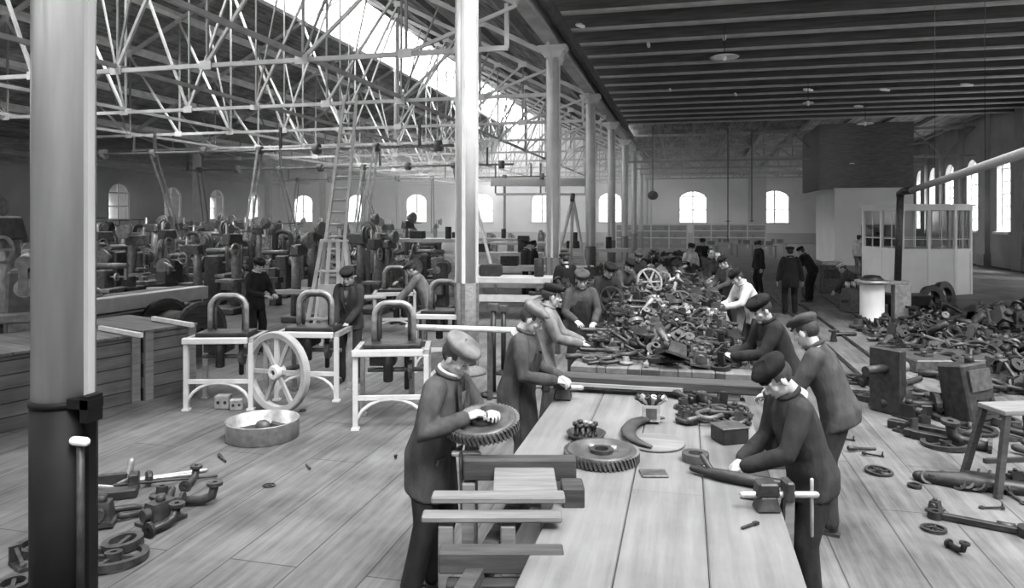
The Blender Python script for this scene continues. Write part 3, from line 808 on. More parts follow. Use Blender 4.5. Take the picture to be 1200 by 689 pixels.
for i, (px, py, dp, l, a) in enumerate(((849, 43, 19.2, 0.3, 90), (862, 105, 28, 0.3, 80), (947, 102, 27, 0.4, 40), (1037, 100, 27, 0.4, 35), (1133, 96, 26, 0.45, 25), (760, 45, 20, 0.3, 90), (785, 108, 27, 0.22, 90), (1006, 127, 31, 0.3, 10), (680, 48, 18, 0.25, 60))):
    p = wd(px, dp, 7.30)
    m = MB(); m.tube([(-l / 2, 0, 0), (l / 2, 0, 0)], 0.05, 10, True); m.box((0, 0, 0.03), (l * 0.5, 0.05, 0.06)); 
    tag(m.build('cable_cleat', 'enamel', None, 0, p, (0, 0, R(a))), 'small white porcelain cleat under a dark ceiling joist', 'cleat', 'porcelain cleats on the joists', 'thing')
p = wd(765, 40, CAMZ + (HOR - 229) * 40 / FPX)
t = thing('bell_lamp', 'round black lamp globe against the bright far end of the column row', 'lamp', p)
m = MB(); m.ball((0, 0, 0), (0.3, 0.3, 0.26)); m.build('globe', 'iron_black', t)
m = MB(); m.tube([(0, 0, 0.2), (0, 0, 7.6 - p.z)], 0.03, 6); m.build('stem', 'iron_dark', t)
for i, (px, dp) in enumerate(((853, 38.5), (881, 39.5))):
    p = wd(px, dp); m = MB(); m.tube([(0, 0, 2.2 if i else 1.2), (0, 0, 7.3)], 0.035, 6); m.tube([(-0.1, 0, 2.25), (0.1, 0, 2.25)], 0.03, 6)
    tag(m.build('drop_pipe', 'iron_dark', None, 0, p), ('dark drop pipe hanging in front of the back wall right of the arched window', 'thin drop pipe left of the rightmost back wall window')[i], 'pipe', None, 'thing')
# pale crane beam hung across the far nave
p0 = wd(575, 44, 4.65); p1 = wd(692, 44, 4.65); L_ = (p1 - p0).length
t = thing('crane_beam', 'long white-painted crane beam hung across the bay behind the columns', 'crane', p0, TH)
m = MB(); m.box((L_ / 2, 0, 0), (L_, 0.3, 0.5)); m.build('beam', 'frame_white', t, 0.02)
m = MB(); m.box((L_ / 2, 0, -0.75), (L_ * 0.9, 0.2, 0.14)); m.build('runway', 'frame_white', t)
for x in (0.3, L_ * 0.5, L_ - 0.3):
    m = MB(); m.bar((x, 0, -0.7), (x, 0, 1.2), 0.1, 0.1); m.build('hanger', 'iron_mid', t)
m = MB(); m.box((L_ * 0.62, -0.1, -0.45), (0.9, 0.5, 0.3)); m.build('trolley', 'iron_dark', t)

# ================================================================== ladder and step trestle at the left
la = wd(382, 15.5, 0.02); lb_ = wd(411, 19.0, CAMZ + (HOR - 112) * 19 / FPX)
t = thing('tall_ladder', 'tall pale wooden ladder leaning up into the roof trusses', 'ladder', la)
d = lb_ - la; side = Vector((cT, sT, 0)) * 0.2
for s_ in (-1, 1):
    m = MB(); m.bar(side * s_ * 1.25, d + side * s_ * 0.8, 0.07, 0.09); m.build('stile', 'frame_white', t)
for i in range(19):
    k = (i + 0.7) / 19.5; m = MB(); w_ = side * (1.25 - 0.45 * k); m.tube([d * k - w_, d * k + w_], 0.03, 6); m.build('rung', 'frame_white', t)
sp = wd(392, 13.6)
t = thing('step_trestle', 'pale wooden step trestle standing at the foot of the tall ladder', 'trestle', sp, TH)
for x in (-0.42, -0.15, 0.12, 0.36):
    m = MB(); m.bar((x * 1.25, -0.25, 0), (x * 0.55, 0, 2.0), 0.07, 0.05); m.build('leg', 'frame_white', t)
for x in (-0.4, 0.4):
    m = MB(); m.bar((x, 0.5, 0), (x * 0.5, 0.02, 2.0), 0.07, 0.05); m.build('leg', 'frame_white', t)
for z in (0.5, 0.95, 1.4, 1.97):
    k = 1 - z / 2.0; w_ = 0.26 + 0.3 * k; m = MB(); m.box((0, -0.25 * k, z), (w_ * 2, 0.12, 0.04)); m.build('step', 'frame_white', t)
m = MB(); m.box((0, -0.18, 0.85), (0.5, 0.04, 0.6)); m.build('board', 'frame_white', t)
# tall A-frame poles in mid hall
ap = wd(671, 21, 0)
t = thing('pole_tripod', 'tall pale A-shaped pole tripod behind the workers at the columns', 'tripod', ap, TH)
for x, y in ((-0.75, 0), (0.55, 0), (0, 1.2)):
    m = MB(); m.tube([(x, y, 0), (0.02, 0.1, 3.0)], 0.05, 8); m.build('leg', 'frame_white', t)
m = MB(); m.tube([(0, 0.1, 2.9), (0.02, 0.1, 3.15)], 0.07, 8); m.build('head', 'iron_mid', t)
a_, b_ = wd(557, 18.5, 2.85), wd(583, 17.6, 0.55)
m = MB(); m.tube([(0, 0, 0), b_ - a_], 0.045, 8, True); tag(m.build('prop_pole', 'frame_white', None, 0, a_), 'pale slanting pole leaning right of the second column', 'pole', None, 'thing')
# ================================================================== people
def remesh(mb, voxel, smooth=4):
    me = bpy.data.meshes.new('tmp'); me.from_pydata(mb.v, [], mb.f)
    bm = bmesh.new(); bm.from_mesh(me); bmesh.ops.recalc_face_normals(bm, faces=bm.faces); bm.to_mesh(me); bm.free()
    o = bpy.data.objects.new('tmp', me); COL.objects.link(o)
    r = o.modifiers.new('r', 'REMESH'); r.mode = 'VOXEL'; r.voxel_size = voxel
    if smooth:
        sm = o.modifiers.new('s', 'SMOOTH'); sm.iterations = smooth; sm.factor = 0.5
    dg = bpy.context.evaluated_depsgraph_get(); ev = o.evaluated_get(dg); m2 = ev.to_mesh()
    vs = [tuple(v.co) for v in m2.vertices]; fs = [tuple(p.vertices) for p in m2.polygons]
    ev.to_mesh_clear(); bpy.data.objects.remove(o); bpy.data.meshes.remove(me)
    return vs, fs

def make_head(voxel, smooth):
    b = MB()
    b.ball((0, -0.012, 0.03), (0.074, 0.093, 0.088), 20, 14)
    b.ball((0, 0.018, -0.045), (0.058, 0.068, 0.072), 18, 12)
    b.ball((0, 0.058, -0.098), (0.03, 0.026, 0.022), 12, 8)
    b.ball((0, 0.062, 0.035), (0.055, 0.025, 0.035), 12, 8)
    b.tube([(-0.045, 0.07, 0.022), (0, 0.083, 0.02), (0.045, 0.07, 0.022)], 0.0125, 8, True)
    for s_ in (-1, 1):
        b.ball((s_ * 0.042, 0.056, -0.025), (0.022, 0.024, 0.022), 10, 7)
        b.ball((s_ * 0.031, 0.071, 0.001), (0.014, 0.012, 0.01), 10, 7)
        b.ball((s_ * 0.077, -0.008, -0.012), (0.011, 0.021, 0.034), 10, 7, rot=(R(-12), 0, s_ * R(-18)))
        b.ball((s_ * 0.013, 0.094, -0.036), (0.009, 0.01, 0.008), 8, 6)
    b.tube([(0, 0.08, 0.012), (0, 0.094, -0.012), (0, 0.107, -0.033)], [0.009, 0.011, 0.0125], 8, True)
    b.ball((0, 0.082, -0.062), (0.024, 0.012, 0.007), 10, 6); b.ball((0, 0.08, -0.074), (0.021, 0.012, 0.008), 10, 6)
    b.tube([(0, -0.022, -0.05), (0, -0.032, -0.13), (0, -0.045, -0.2)], [0.052, 0.054, 0.066], 16)
    vs, fs = remesh(b, voxel, smooth)
    mi = []
    for f in fs:
        c = sum((Vector(vs[i]) for i in f), Vector()) / len(f)
        k = 0
        for s_ in (-1, 1):
            if (c - Vector((s_ * 0.031, 0.082, 0.001))).length < 0.0105: k = 1  # iris, with the lid's shade painted dark around it
            if abs(c.z - 0.027) < 0.004 and 0.014 < s_ * c.x < 0.05 and c.y > 0.06: k = 1
        if abs(c.z + 0.068) < 0.009 and abs(c.x) < 0.024 and c.y > 0.07: k = 2
        mi.append(k)
    return vs, fs, mi
HEAD = {'near': make_head(0.005, 3), 'far': make_head(0.009, 2)}

def make_hand(curl, spread=1.0, voxel=0.0048):
    """right hand: wrist at origin, fingers along +Y, palm towards -Z, thumb on -X"""
    b = MB()
    b.tube([(0, -0.07, 0), (0, -0.01, 0), (0, 0.02, 0)], [0.029, 0.026, 0.027], 12, True, flat=0.8, up=(0, 0, 1))
    b.ball((0, 0.045, 0), (0.042, 0.05, 0.017), 14, 9)
    b.ball((-0.026, 0.03, -0.006), (0.018, 0.032, 0.016), 10, 7)
    for x, l, a in ((-0.031, 0.078, 0.10), (-0.010, 0.087, 0.03), (0.011, 0.08, -0.04), (0.031, 0.062, -0.12)):
        p = Vector((x, 0.08 - abs(x - (-0.01)) * 0.25, 0.002)); pts = [p]; ang = R(curl) * 0.6
        for j, s_ in enumerate((0.45, 0.31, 0.24)):
            d = Vector((-a * spread, math.cos(ang), -math.sin(ang))).normalized()
            p = p + d * l * s_; pts.append(p); ang += R(curl)
        b.tube(pts, [0.0098, 0.009, 0.0083, 0.007], 8, True)
    k = min(1, curl / 45)
    b.tube([(-0.028, 0.022, -0.004), (-0.05 + 0.008 * k, 0.05, -0.014 - 0.012 * k), (-0.056 + 0.02 * k, 0.075, -0.02 - 0.02 * k), (-0.054 + 0.032 * k, 0.096, -0.026 - 0.025 * k)], [0.014, 0.0115, 0.0102, 0.008], 8, True)
    return remesh(b, voxel, 2)
HAND = {'relaxed': make_hand(20), 'grip': make_hand(42, 0.4), 'flat': make_hand(9)}

def ik(a, b, l1, l2, pole):
    d = b - a; L = d.length
    if L > (l1 + l2) * 0.995: b = a + d.normalized() * (l1 + l2) * 0.995; d = b - a; L = d.length
    x = (l1 * l1 - l2 * l2 + L * L) / (2 * L); h = math.sqrt(max(0, l1 * l1 - x * x))
    u = d.normalized(); p = Vector(pole) - u * Vector(pole).dot(u)
    if p.length < 1e-6: p = u.orthogonal()
    return a + u * x + p.normalized() * h, b

def ell(c, X, Y, rx, ry, n=20):
    return [tuple(c + X * (rx * math.cos(2 * PI * j / n)) + Y * (ry * math.sin(2 * PI * j / n))) for j in range(n)]

def person(label, loc, face, lean=8, hp=20, hy=0, hl=None, hr=None, jacket='cloth_dark', trousers='cloth_charcoal', cap='flat', capm='cloth_charcoal',
           near=False, crouch=0.0, H=1.0, fl=None, fr=None, grips=('relaxed', 'relaxed'), hair='hair', coat=0.0, details=False, apron=None, shirt=False, yaw=0, elbow=None, cat='person'):
    """local frame: x to the person's right, y forward, z up"""
    t = thing('person', label, cat, loc, R(face) + TH, None)
    t.scale = (H, H, H)
    ln = R(lean); vox = 0.014 if near else 0.024
    P = Vector((0, -0.33 * math.sin(ln) * (0.55), 0.93 - crouch))
    X = Vector((1, 0, 0)); Z = Vector((0, math.sin(ln), math.cos(ln))); Y = Vector((0, math.cos(ln), -math.sin(ln)))
    if yaw:
        q = Matrix.Rotation(R(yaw), 3, Z); X2 = q @ X; Y2 = q @ Y
    else: X2, Y2 = X, Y
    def S(x, y, z):
        if z < 0: return P + X * x + Vector((0, y, z))
        k = max(0, min(1, z / 0.4)); xx = X.lerp(X2, k).normalized(); yy = Y.lerp(Y2, k).normalized()
        return P + xx * x + yy * y + Z * z
    # head frame
    nk = S(0, -0.005, 0.5); na = ln * 0.75 + R(hp) * 0.35
    hc = nk + Vector((0, math.sin(na) * 0.125, math.cos(na) * 0.125)) + Y * 0.02
    HM = Matrix.Translation(hc) @ Matrix.Rotation(R(yaw + hy), 4, 'Z') @ Matrix.Rotation(-R(hp), 4, 'X')
    sh = {-1: S(-0.172, 0, 0.445), 1: S(0.172, 0, 0.445)}
    hands = {-1: Vector(hl) if hl else Vector((-0.27, 0.06 + 0.25 * math.sin(ln), 0.80 - crouch)), 1: Vector(hr) if hr else Vector((0.27, 0.06 + 0.25 * math.sin(ln), 0.80 - crouch))}
    feet = {-1: Vector(fl) if fl else Vector((-0.12, 0, 0)), 1: Vector(fr) if fr else Vector((0.12, 0.03, 0))}
    hip = {-1: P + X * -0.09, 1: P + X * 0.09}
    el = {}; kn = {}; an = {}
    for s_ in (-1, 1):
        el[s_], hands[s_] = ik(sh[s_], hands[s_], 0.285, 0.265, elbow[0 if s_ < 0 else 1] if elbow else (s_ * 0.6, -0.5, -0.7))
        an[s_] = feet[s_] + Vector((0, 0, 0.085))
        kn[s_], an[s_] = ik(hip[s_], an[s_], 0.43, 0.43, (s_ * 0.15, 1, 0))
    # ---- body: one skin
    b = MB()
    b.loft([ell(S(0, 0, z), X2, Y, rx, ry) for z, rx, ry in ((-0.1, 0.13, 0.1), (0.0, 0.15, 0.105), (0.15, 0.135, 0.095), (0.3, 0.155, 0.11), (0.42, 0.14, 0.09), (0.49, 0.06, 0.06))])
    for s_ in (-1, 1):
        b.tube([sh[s_], el[s_], hands[s_]], [0.05, 0.04, 0.029], 10, True)
        b.tube([hip[s_], kn[s_], an[s_]], [0.075, 0.052, 0.042], 10, True)
        b.tube([an[s_], feet[s_] + Vector((s_ * 0.01, 0.1, 0.045))], [0.042, 0.036], 8, True)
    vs, fs = remesh(b, vox * 1.3, 2)
    B = MB(); B.add(vs, fs, None, True, 0)
    hv, hf, hm = HEAD['near' if near else 'far']
    o = len(B.v); B.v += [tuple(HM @ Vector(p)) for p in hv]; B.f += [tuple(i + o for i in f) for f in hf]; B.sm += [True] * len(hf); B.mi += hm
    for s_ in (-1, 1):
        fdir = (hands[s_] - el[s_]).normalized()
        y = fdir
        up = Vector((s_, 0.0, 0.15)) if y.z < -0.75 else Vector((s_ * 0.25, 0, 1))
        z = (up - y * up.dot(y)).normalized(); x = y.cross(z)
        M = Matrix((x, y, z)).transposed().to_4x4(); M.translation = hands[s_] + fdir * 0.01
        if s_ < 0: M = M @ Matrix.Diagonal((-1, 1, 1, 1))
        v_, f_ = HAND[grips[0 if s_ < 0 else 1]]
        B.add(v_, [tuple(reversed(q)) for q in f_] if s_ < 0 else f_, M, True, 0)
    B.build('body', ['skin', 'eye_with_lid_shade', 'lip'], t, fix=False)
    # ---- jacket
    j = MB(); hem = -0.14 - coat
    j.loft([ell(S(0, yo, z), X2 if z > 0.1 else X, Y, rx, ry, 24) for z, rx, ry, yo in ((hem, 0.208, 0.17, 0.01), (-0.03, 0.2, 0.158, 0), (0.13, 0.172, 0.132, 0.005), (0.30, 0.192, 0.142, 0.01), (0.41, 0.182, 0.12, 0), (0.465, 0.125, 0.092, -0.005), (0.505, 0.075, 0.073, -0.008))])
    for s_ in (-1, 1):
        w_ = el[s_].lerp(hands[s_], 0.97)
        j.tube([sh[s_] - X2 * s_ * 0.02, sh[s_].lerp(el[s_], 0.5), el[s_], el[s_].lerp(hands[s_], 0.5), w_], [0.078, 0.069, 0.06, 0.056, 0.05], 14, True)
    vs, fs = remesh(j, vox, 3)
    J = MB(); J.add(vs, fs, None, True)
    jk = J.build('jacket', jacket, t, fix=False)
    k = MB(); ring = []
    for i in range(18):
        a = 2 * PI * i / 18
        ring.append(S(0.072 * math.cos(a), 0.07 * math.sin(a) - 0.006, 0.515 + 0.012 * math.sin(a) * -1))
    k.tube(ring, 0.017, 8, closed=True); k.build('collar', jacket, jk)
    if shirt:
        k = MB(); k.tube([p + Z * 0.02 + Y * 0.006 for p in ring], 0.011, 8, closed=True); k.build('shirt_collar', 'cloth_white', jk)
    if details:
        for s_ in (-1, 1):
            k = MB(); k.add([S(s_ * 0.01, 0.155, 0.16), S(s_ * 0.075, 0.152, 0.33), S(s_ * 0.085, 0.11, 0.46), S(s_ * 0.045, 0.085, 0.5), S(s_ * 0.012, 0.14, 0.35)], [(0, 1, 2, 3, 4)])
            k.add([S(s_ * 0.01, 0.165, 0.16), S(s_ * 0.075, 0.162, 0.33), S(s_ * 0.085, 0.12, 0.46), S(s_ * 0.045, 0.095, 0.5), S(s_ * 0.012, 0.15, 0.35)], [(4, 3, 2, 1, 0), ])
            k.build('lapel', jacket, jk, fix=False)
            k = MB(); k.box(tuple(S(s_ * 0.115, 0.142, -0.02)), (0.11, 0.012, 0.04), rot=Matrix((X, Y, Z)).transposed()); k.build('pocket_flap', jacket, jk)
        for i in range(4):
            k = MB(); k.ball(tuple(S(0.0, 0.15, 0.14 - 0.075 * i)), (0.011, 0.008, 0.011), 8, 6); k.build('button', 'iron_black', jk)
        k = MB(); k.add([S(-0.03, 0.13, 0.44), S(0.03, 0.13, 0.44), S(0.012, 0.152, 0.24), S(-0.012, 0.152, 0.24)], [(0, 1, 2, 3)]); k.build('shirt_front', 'cloth_pale', jk, fix=False)
    # ---- trousers
    q = MB()
    q.ball(tuple(P), (0.155, 0.12, 0.14), 18, 12)
    for s_ in (-1, 1):
        q.tube([hip[s_], hip[s_].lerp(kn[s_], 0.5), kn[s_], kn[s_].lerp(an[s_], 0.5), an[s_] + Vector((0, 0, 0.0))], [0.098, 0.092, 0.08, 0.074, 0.072], 14, True)
    vs, fs = remesh(q, vox, 3); Q = MB(); Q.add(vs, fs, None, True); Q.build('trousers', trousers, t, fix=False)
    for s_ in (-1, 1):
        k = MB(); f = feet[s_]
        k.ball((f.x + s_ * 0.012, f.y + 0.075, f.z + 0.045), (0.05, 0.14, 0.045), 12, 8); k.tube([f + Vector((0, -0.01, 0.04)), f + Vector((0, -0.01, 0.14))], 0.052, 10)
        k.box((f.x + s_ * 0.01, f.y + 0.06, f.z + 0.012), (0.09, 0.27, 0.022)); k.build('boot', 'leather', t)
    if apron:
        k = MB(); n = 9; rows = []
        for z, rx, ry in ((-0.45, 0.24, 0.2), (-0.2, 0.215, 0.172), (0.0, 0.2, 0.156), (0.15, 0.182, 0.146), (0.3, 0.17, 0.16), (0.36, 0.12, 0.15)):
            rows.append([S(rx * math.sin(R(-62 + 124 * i / (n - 1)) * (0.6 if z > 0.2 else 1)), ry * math.cos(R(-62 + 124 * i / (n - 1)) * (0.6 if z > 0.2 else 1)) + 0.01, z) for i in range(n)])
        off = Y * 0.012
        vv = [p for r_ in rows for p in r_]; m_ = len(vv)
        ff = [(i * n + c_, i * n + c_ + 1, (i + 1) * n + c_ + 1, (i + 1) * n + c_) for i in range(len(rows) - 1) for c_ in range(n - 1)]
        k.add(vv, ff, None, True); k.add([p + off for p in vv], [tuple(reversed(f_)) for f_ in ff], None, True); k.build('apron', apron, t, fix=False)
    # ---- hair and cap
    k = MB(); k.ball((0, -0.02, 0.028), (0.0815, 0.0985, 0.094), 22, 16)
    keep = [f for f in k.f if all(not (k.v[i][1] > 0.035 - max(0, (k.v[i][2] - 0.05)) * 0.2 and k.v[i][2] < 0.085) and k.v[i][2] > -0.055 and not (k.v[i][2] < 0.0 and k.v[i][1] > -0.03 and abs(k.v[i][0]) > 0.05) for i in f)]
    h = MB(); h.add(k.v, keep, HM, True); h.build('hair', hair, t, fix=False)
    if cap:
        k = MB(); n = 26; cap_tilt = Matrix.Rotation(R(-3), 4, 'X'); CM = HM @ Matrix.Translation((0, -0.005, 0.066)) @ cap_tilt
        big = 1.0 if cap == 'flat' else 0.88
        rings = []
        for z, rx, ry, yo in ((-0.012, 0.083, 0.1, -0.004), (0.008, 0.09, 0.108, 0.0), (0.022, 0.108 * big, 0.124 * big, 0.004), (0.04, 0.113 * big, 0.13 * big, 0.006), (0.058, 0.102 * big, 0.118 * big, 0.0), (0.072, 0.072, 0.085, -0.008), (0.079, 0.015, 0.018, -0.012)):
            rings.append([tuple(CM @ Vector((rx * math.cos(2 * PI * i / n), yo + ry * math.sin(2 * PI * i / n), z + (-0.012 if math.sin(2 * PI * i / n) > 0.6 and z > 0.02 else 0)))) for i in range(n)])
        k.loft(rings); cp = k.build('cap', capm, t)
        k = MB(); pl = []
        for i in range(11):
            a = R(25 + 13 * i); pl.append((0.088 * math.cos(a), 0.07 + 0.0 + 0.075 * (math.sin(a) - 0.42)))
        for i in range(10, -1, -1):
            a = R(25 + 13 * i); pl.append((0.08 * math.cos(a), 0.1 * math.sin(a) - 0.01))
        vtop = [tuple(CM @ Vector((x, y, -0.006 - (y - 0.04) * 0.2))) for x, y in pl]; vbot = [tuple(CM @ Vector((x, y, -0.013 - (y - 0.04) * 0.2))) for x, y in pl]
        n2 = len(pl); half = n2 // 2
        ff = [(i, i + 1, n2 - 2 - i, n2 - 1 - i) for i in range(half - 1)]
        k.add(vtop + vbot, ff + [tuple(x + n2 for x in reversed(f_)) for f_ in ff] + [(i, (i + 1) % n2, n2 + (i + 1) % n2, n2 + i) for i in range(n2)])
        k.build('visor', capm, cp)
    return t

def at(px, depth): return wd(px, depth, 0)
# ---- the men in the foreground
person('stooping man in flat cap and open jacket working on a gear at left foreground', at(512, 4.5), -112, lean=15, hp=30, hy=-6,
       hl=(0.0, 0.37, 1.2), hr=(0.16, 0.27, 1.2), jacket='cloth_grey', trousers='cloth_dark', capm='cloth_pale', near=True, details=True, shirt=True,
       grips=('grip', 'grip'), coat=0.12, fl=(-0.10, -0.08, 0), fr=(0.12, -0.12, 0), elbow=((-0.7, -0.2, -0.7), (0.7, -0.45, -0.6)))
person('man in pale flat cap leaning over the leg vise behind the stooping man', at(608, 6.1), -105, lean=11, hp=28, hy=6, hl=(-0.0, 0.36, 1.06), hr=(0.12, 0.33, 1.05),
       jacket='cloth_grey', trousers='cloth_grey', capm='cloth_pale', near=True, details=False, grips=('grip', 'grip'), coat=0.05, apron='cloth_charcoal')
person('man in dark jacket and black cap leaning over bench at right foreground', wd(942, 4.28), 92, H=0.95, lean=19, hp=38, hy=4, hl=(-0.07, 0.40, 0.98), hr=(0.1, 0.36, 0.97),
       jacket='cloth_charcoal', trousers='cloth_dark', capm='cloth_black', near=True, details=False, grips=('grip', 'grip'), elbow=((-0.6, -0.3, -0.7), (0.6, -0.4, -0.7)))
person('man in grey cap turned away directly behind the dark-jacketed man', wd(974, 5.5), 60, lean=22, hp=22, hy=-20, hl=(-0.1, 0.45, 1.0), hr=(0.12, 0.42, 1.02),
       jacket='cloth_grey', trousers='cloth_charcoal', capm='cloth_grey', near=True, grips=('grip', 'grip'))
person('man in black cap and dark vest looking down, third along the heaped bench right side', wd(914, 6.95), 92, lean=22, hp=24, hy=12, hl=(-0.06, 0.48, 1.06), hr=(0.1, 0.46, 1.06),
       jacket='cloth_dark', trousers='cloth_charcoal', capm='cloth_black', near=True, grips=('grip', 'grip'), apron='cloth_grey')
# ---- the row on the left of the heaped bench
person('man with bright face and small black cap behind the leaning man at left bench', wd(637, 7.8), -96, lean=10, hp=8, hy=14, hl=(-0.05, 0.42, 1.05), hr=(0.12, 0.4, 1.05), jacket='cloth_pale', trousers='cloth_grey', capm='cloth_black', cap='small', near=True)
person('man in grey overalls facing the viewer behind the left bench', wd(680, 9.95), 186, lean=10, hp=16, hl=(-0.12, 0.38, 1.0), hr=(0.14, 0.36, 1.02), jacket='cloth_grey', trousers='cloth_grey', capm='cloth_grey', near=True, apron='cloth_charcoal')
person('man in dark round cap bending over the heaped bench right of the overalled man', wd(708, 12.2), 200, lean=20, hp=26, hl=(-0.12, 0.42, 1.0), hr=(0.14, 0.4, 1.0), jacket='cloth_dark', trousers='cloth_charcoal', capm='cloth_black', cap='small')
person('man in black coat seen from behind beside the second pale column', wd(663, 14.6), 20, lean=3, hp=10, jacket='cloth_black', trousers='cloth_dark', capm='cloth_grey', coat=0.2)
person('tall thin man in dark clothes standing in the far left middle of the hall', wd(616, 22.2), -60, lean=2, hp=6, jacket='cloth_charcoal', trousers='cloth_dark', capm='cloth_black')
person('darker man close beside the tall thin man in the far middle', wd(626, 21.0), 80, lean=2, hp=8, jacket='cloth_dark', trousers='cloth_dark', capm='cloth_black', cap='small', H=1.03)
# ---- the men at the frames and machines on the left
person('man in a peaked cap with bright face behind the leftmost hooped stand', wd(299, 12.7), -120, lean=8, hp=14, hl=(-0.12, 0.36, 1.05), hr=(0.12, 0.36, 1.05), jacket='cloth_dark', trousers='cloth_dark', capm='cloth_dark', shirt=True)
person('man in open dark work jacket facing viewer right of the spoked wheel', wd(410, 10.4), 172, lean=6, hp=20, hl=(-0.08, 0.28, 0.92), hr=(0.1, 0.28, 0.9), jacket='cloth_charcoal', trousers='cloth_dark', capm='cloth_dark', near=True, details=True)
person('man in pale overalls bending at a machine left of the second column', wd(497, 13.0), 96, lean=30, hp=30, hl=(-0.1, 0.5, 0.85), hr=(0.1, 0.5, 0.9), jacket='cloth_pale', trousers='cloth_grey', capm='cloth_grey')
person('man in grey work clothes standing at machines behind the pale bending man', wd(471, 16.2), 150, lean=5, hp=10, hl=(-0.15, 0.3, 1.0), jacket='cloth_grey', trousers='cloth_charcoal', capm='cloth_grey')
# ---- along the right side of the heaped bench and in the aisle
person('man in pale smock and dark hair bending over far right end of heaped bench', wd(880, 11.3), 100, lean=30, hp=32, hl=(-0.08, 0.5, 1.0), hr=(0.1, 0.48, 1.0), jacket='cloth_white', trousers='cloth_grey', cap='small', capm='cloth_black')
person('man in dark cap and grey jacket nearest beside the man in pale smock', wd(856, 14.3), 110, lean=20, hp=22, hl=(-0.1, 0.45, 1.0), hr=(0.1, 0.45, 1.0), jacket='cloth_grey', trousers='cloth_dark', cap='small', capm='cloth_black')
person('bare-headed man with dark hair second beyond the man in pale smock', wd(843, 16.4), 150, lean=14, hp=14, hl=(-0.1, 0.42, 1.0), hr=(0.1, 0.42, 1.0), jacket='cloth_dark', trousers='cloth_dark', cap=None)
person('bare-headed man in charcoal jacket third beyond the man in pale smock', wd(831, 17.6), 190, lean=12, hp=12, hl=(-0.1, 0.42, 1.0), hr=(0.1, 0.42, 1.0), jacket='cloth_charcoal', trousers='cloth_dark', cap=None)
person('man in white work shirt beside the shelves at the far bench end', wd(808, 20.4), 200, lean=10, hp=10, jacket='cloth_white', trousers='cloth_grey', cap='small', capm='cloth_dark')
person('small distant man in dark clothes at the end of the far dark bench', wd(823, 25), 170, lean=5, hp=10, jacket='cloth_dark', trousers='cloth_dark', capm='cloth_dark')
person('slim man in dark overalls standing upright left of the walking man', wd(890, 22.5), 100, lean=4, hp=12, jacket='cloth_dark', trousers='cloth_dark', capm='cloth_charcoal')
person('man in dark suit standing alone with his back turned in the right aisle', wd(926, 17.8), -10, lean=2, hp=2, jacket='cloth_dark', trousers='cloth_dark', capm='cloth_charcoal', coat=0.12, hl=(-0.3, 0.02, 0.82), hr=(0.3, 0.02, 0.82))
person('man in black jacket stooping towards a machine behind the standing dark-suited man', wd(949, 20.3), 40, lean=34, hp=24, hl=(-0.1, 0.5, 0.85), hr=(0.12, 0.5, 0.85), jacket='cloth_black', trousers='cloth_black', cap='small', capm='cloth_black')
person('dim figure in dark clothes standing in the doorway of the white partition room', wd(1029, 35.6), 190, lean=2, hp=4, jacket='cloth_charcoal', trousers='cloth_dark', capm='cloth_black')
person('figure in white overall standing left of the dark doorway', wd(1006, 30), -60, lean=4, hp=6, jacket='cloth_white', trousers='cloth_pale', cap='small', capm='cloth_grey')
person('crouching worker in white cap beside the drum stove', wd(1001, 19.0), 60, lean=40, hp=20, crouch=0.35, hl=(-0.15, 0.45, 0.45), hr=(0.15, 0.45, 0.45), jacket='cloth_grey', trousers='cloth_dark', capm='cloth_white', fl=(-0.12, 0.05, 0), fr=(0.14, 0.2, 0))
person('man in black cap bending at a spoked wheel left on the far bench', wd(728, 14.2), 210, lean=32, hp=24, hl=(-0.1, 0.5, 1.0), hr=(0.1, 0.5, 1.0), jacket='cloth_grey', trousers='cloth_dark', cap='small', capm='cloth_black')
person('man in grey jacket behind the bending man at the spoked wheel', wd(745, 16.6), 190, lean=20, hp=20, hl=(-0.1, 0.45, 1.0), hr=(0.1, 0.45, 1.0), jacket='cloth_charcoal', trousers='cloth_dark', capm='cloth_grey')
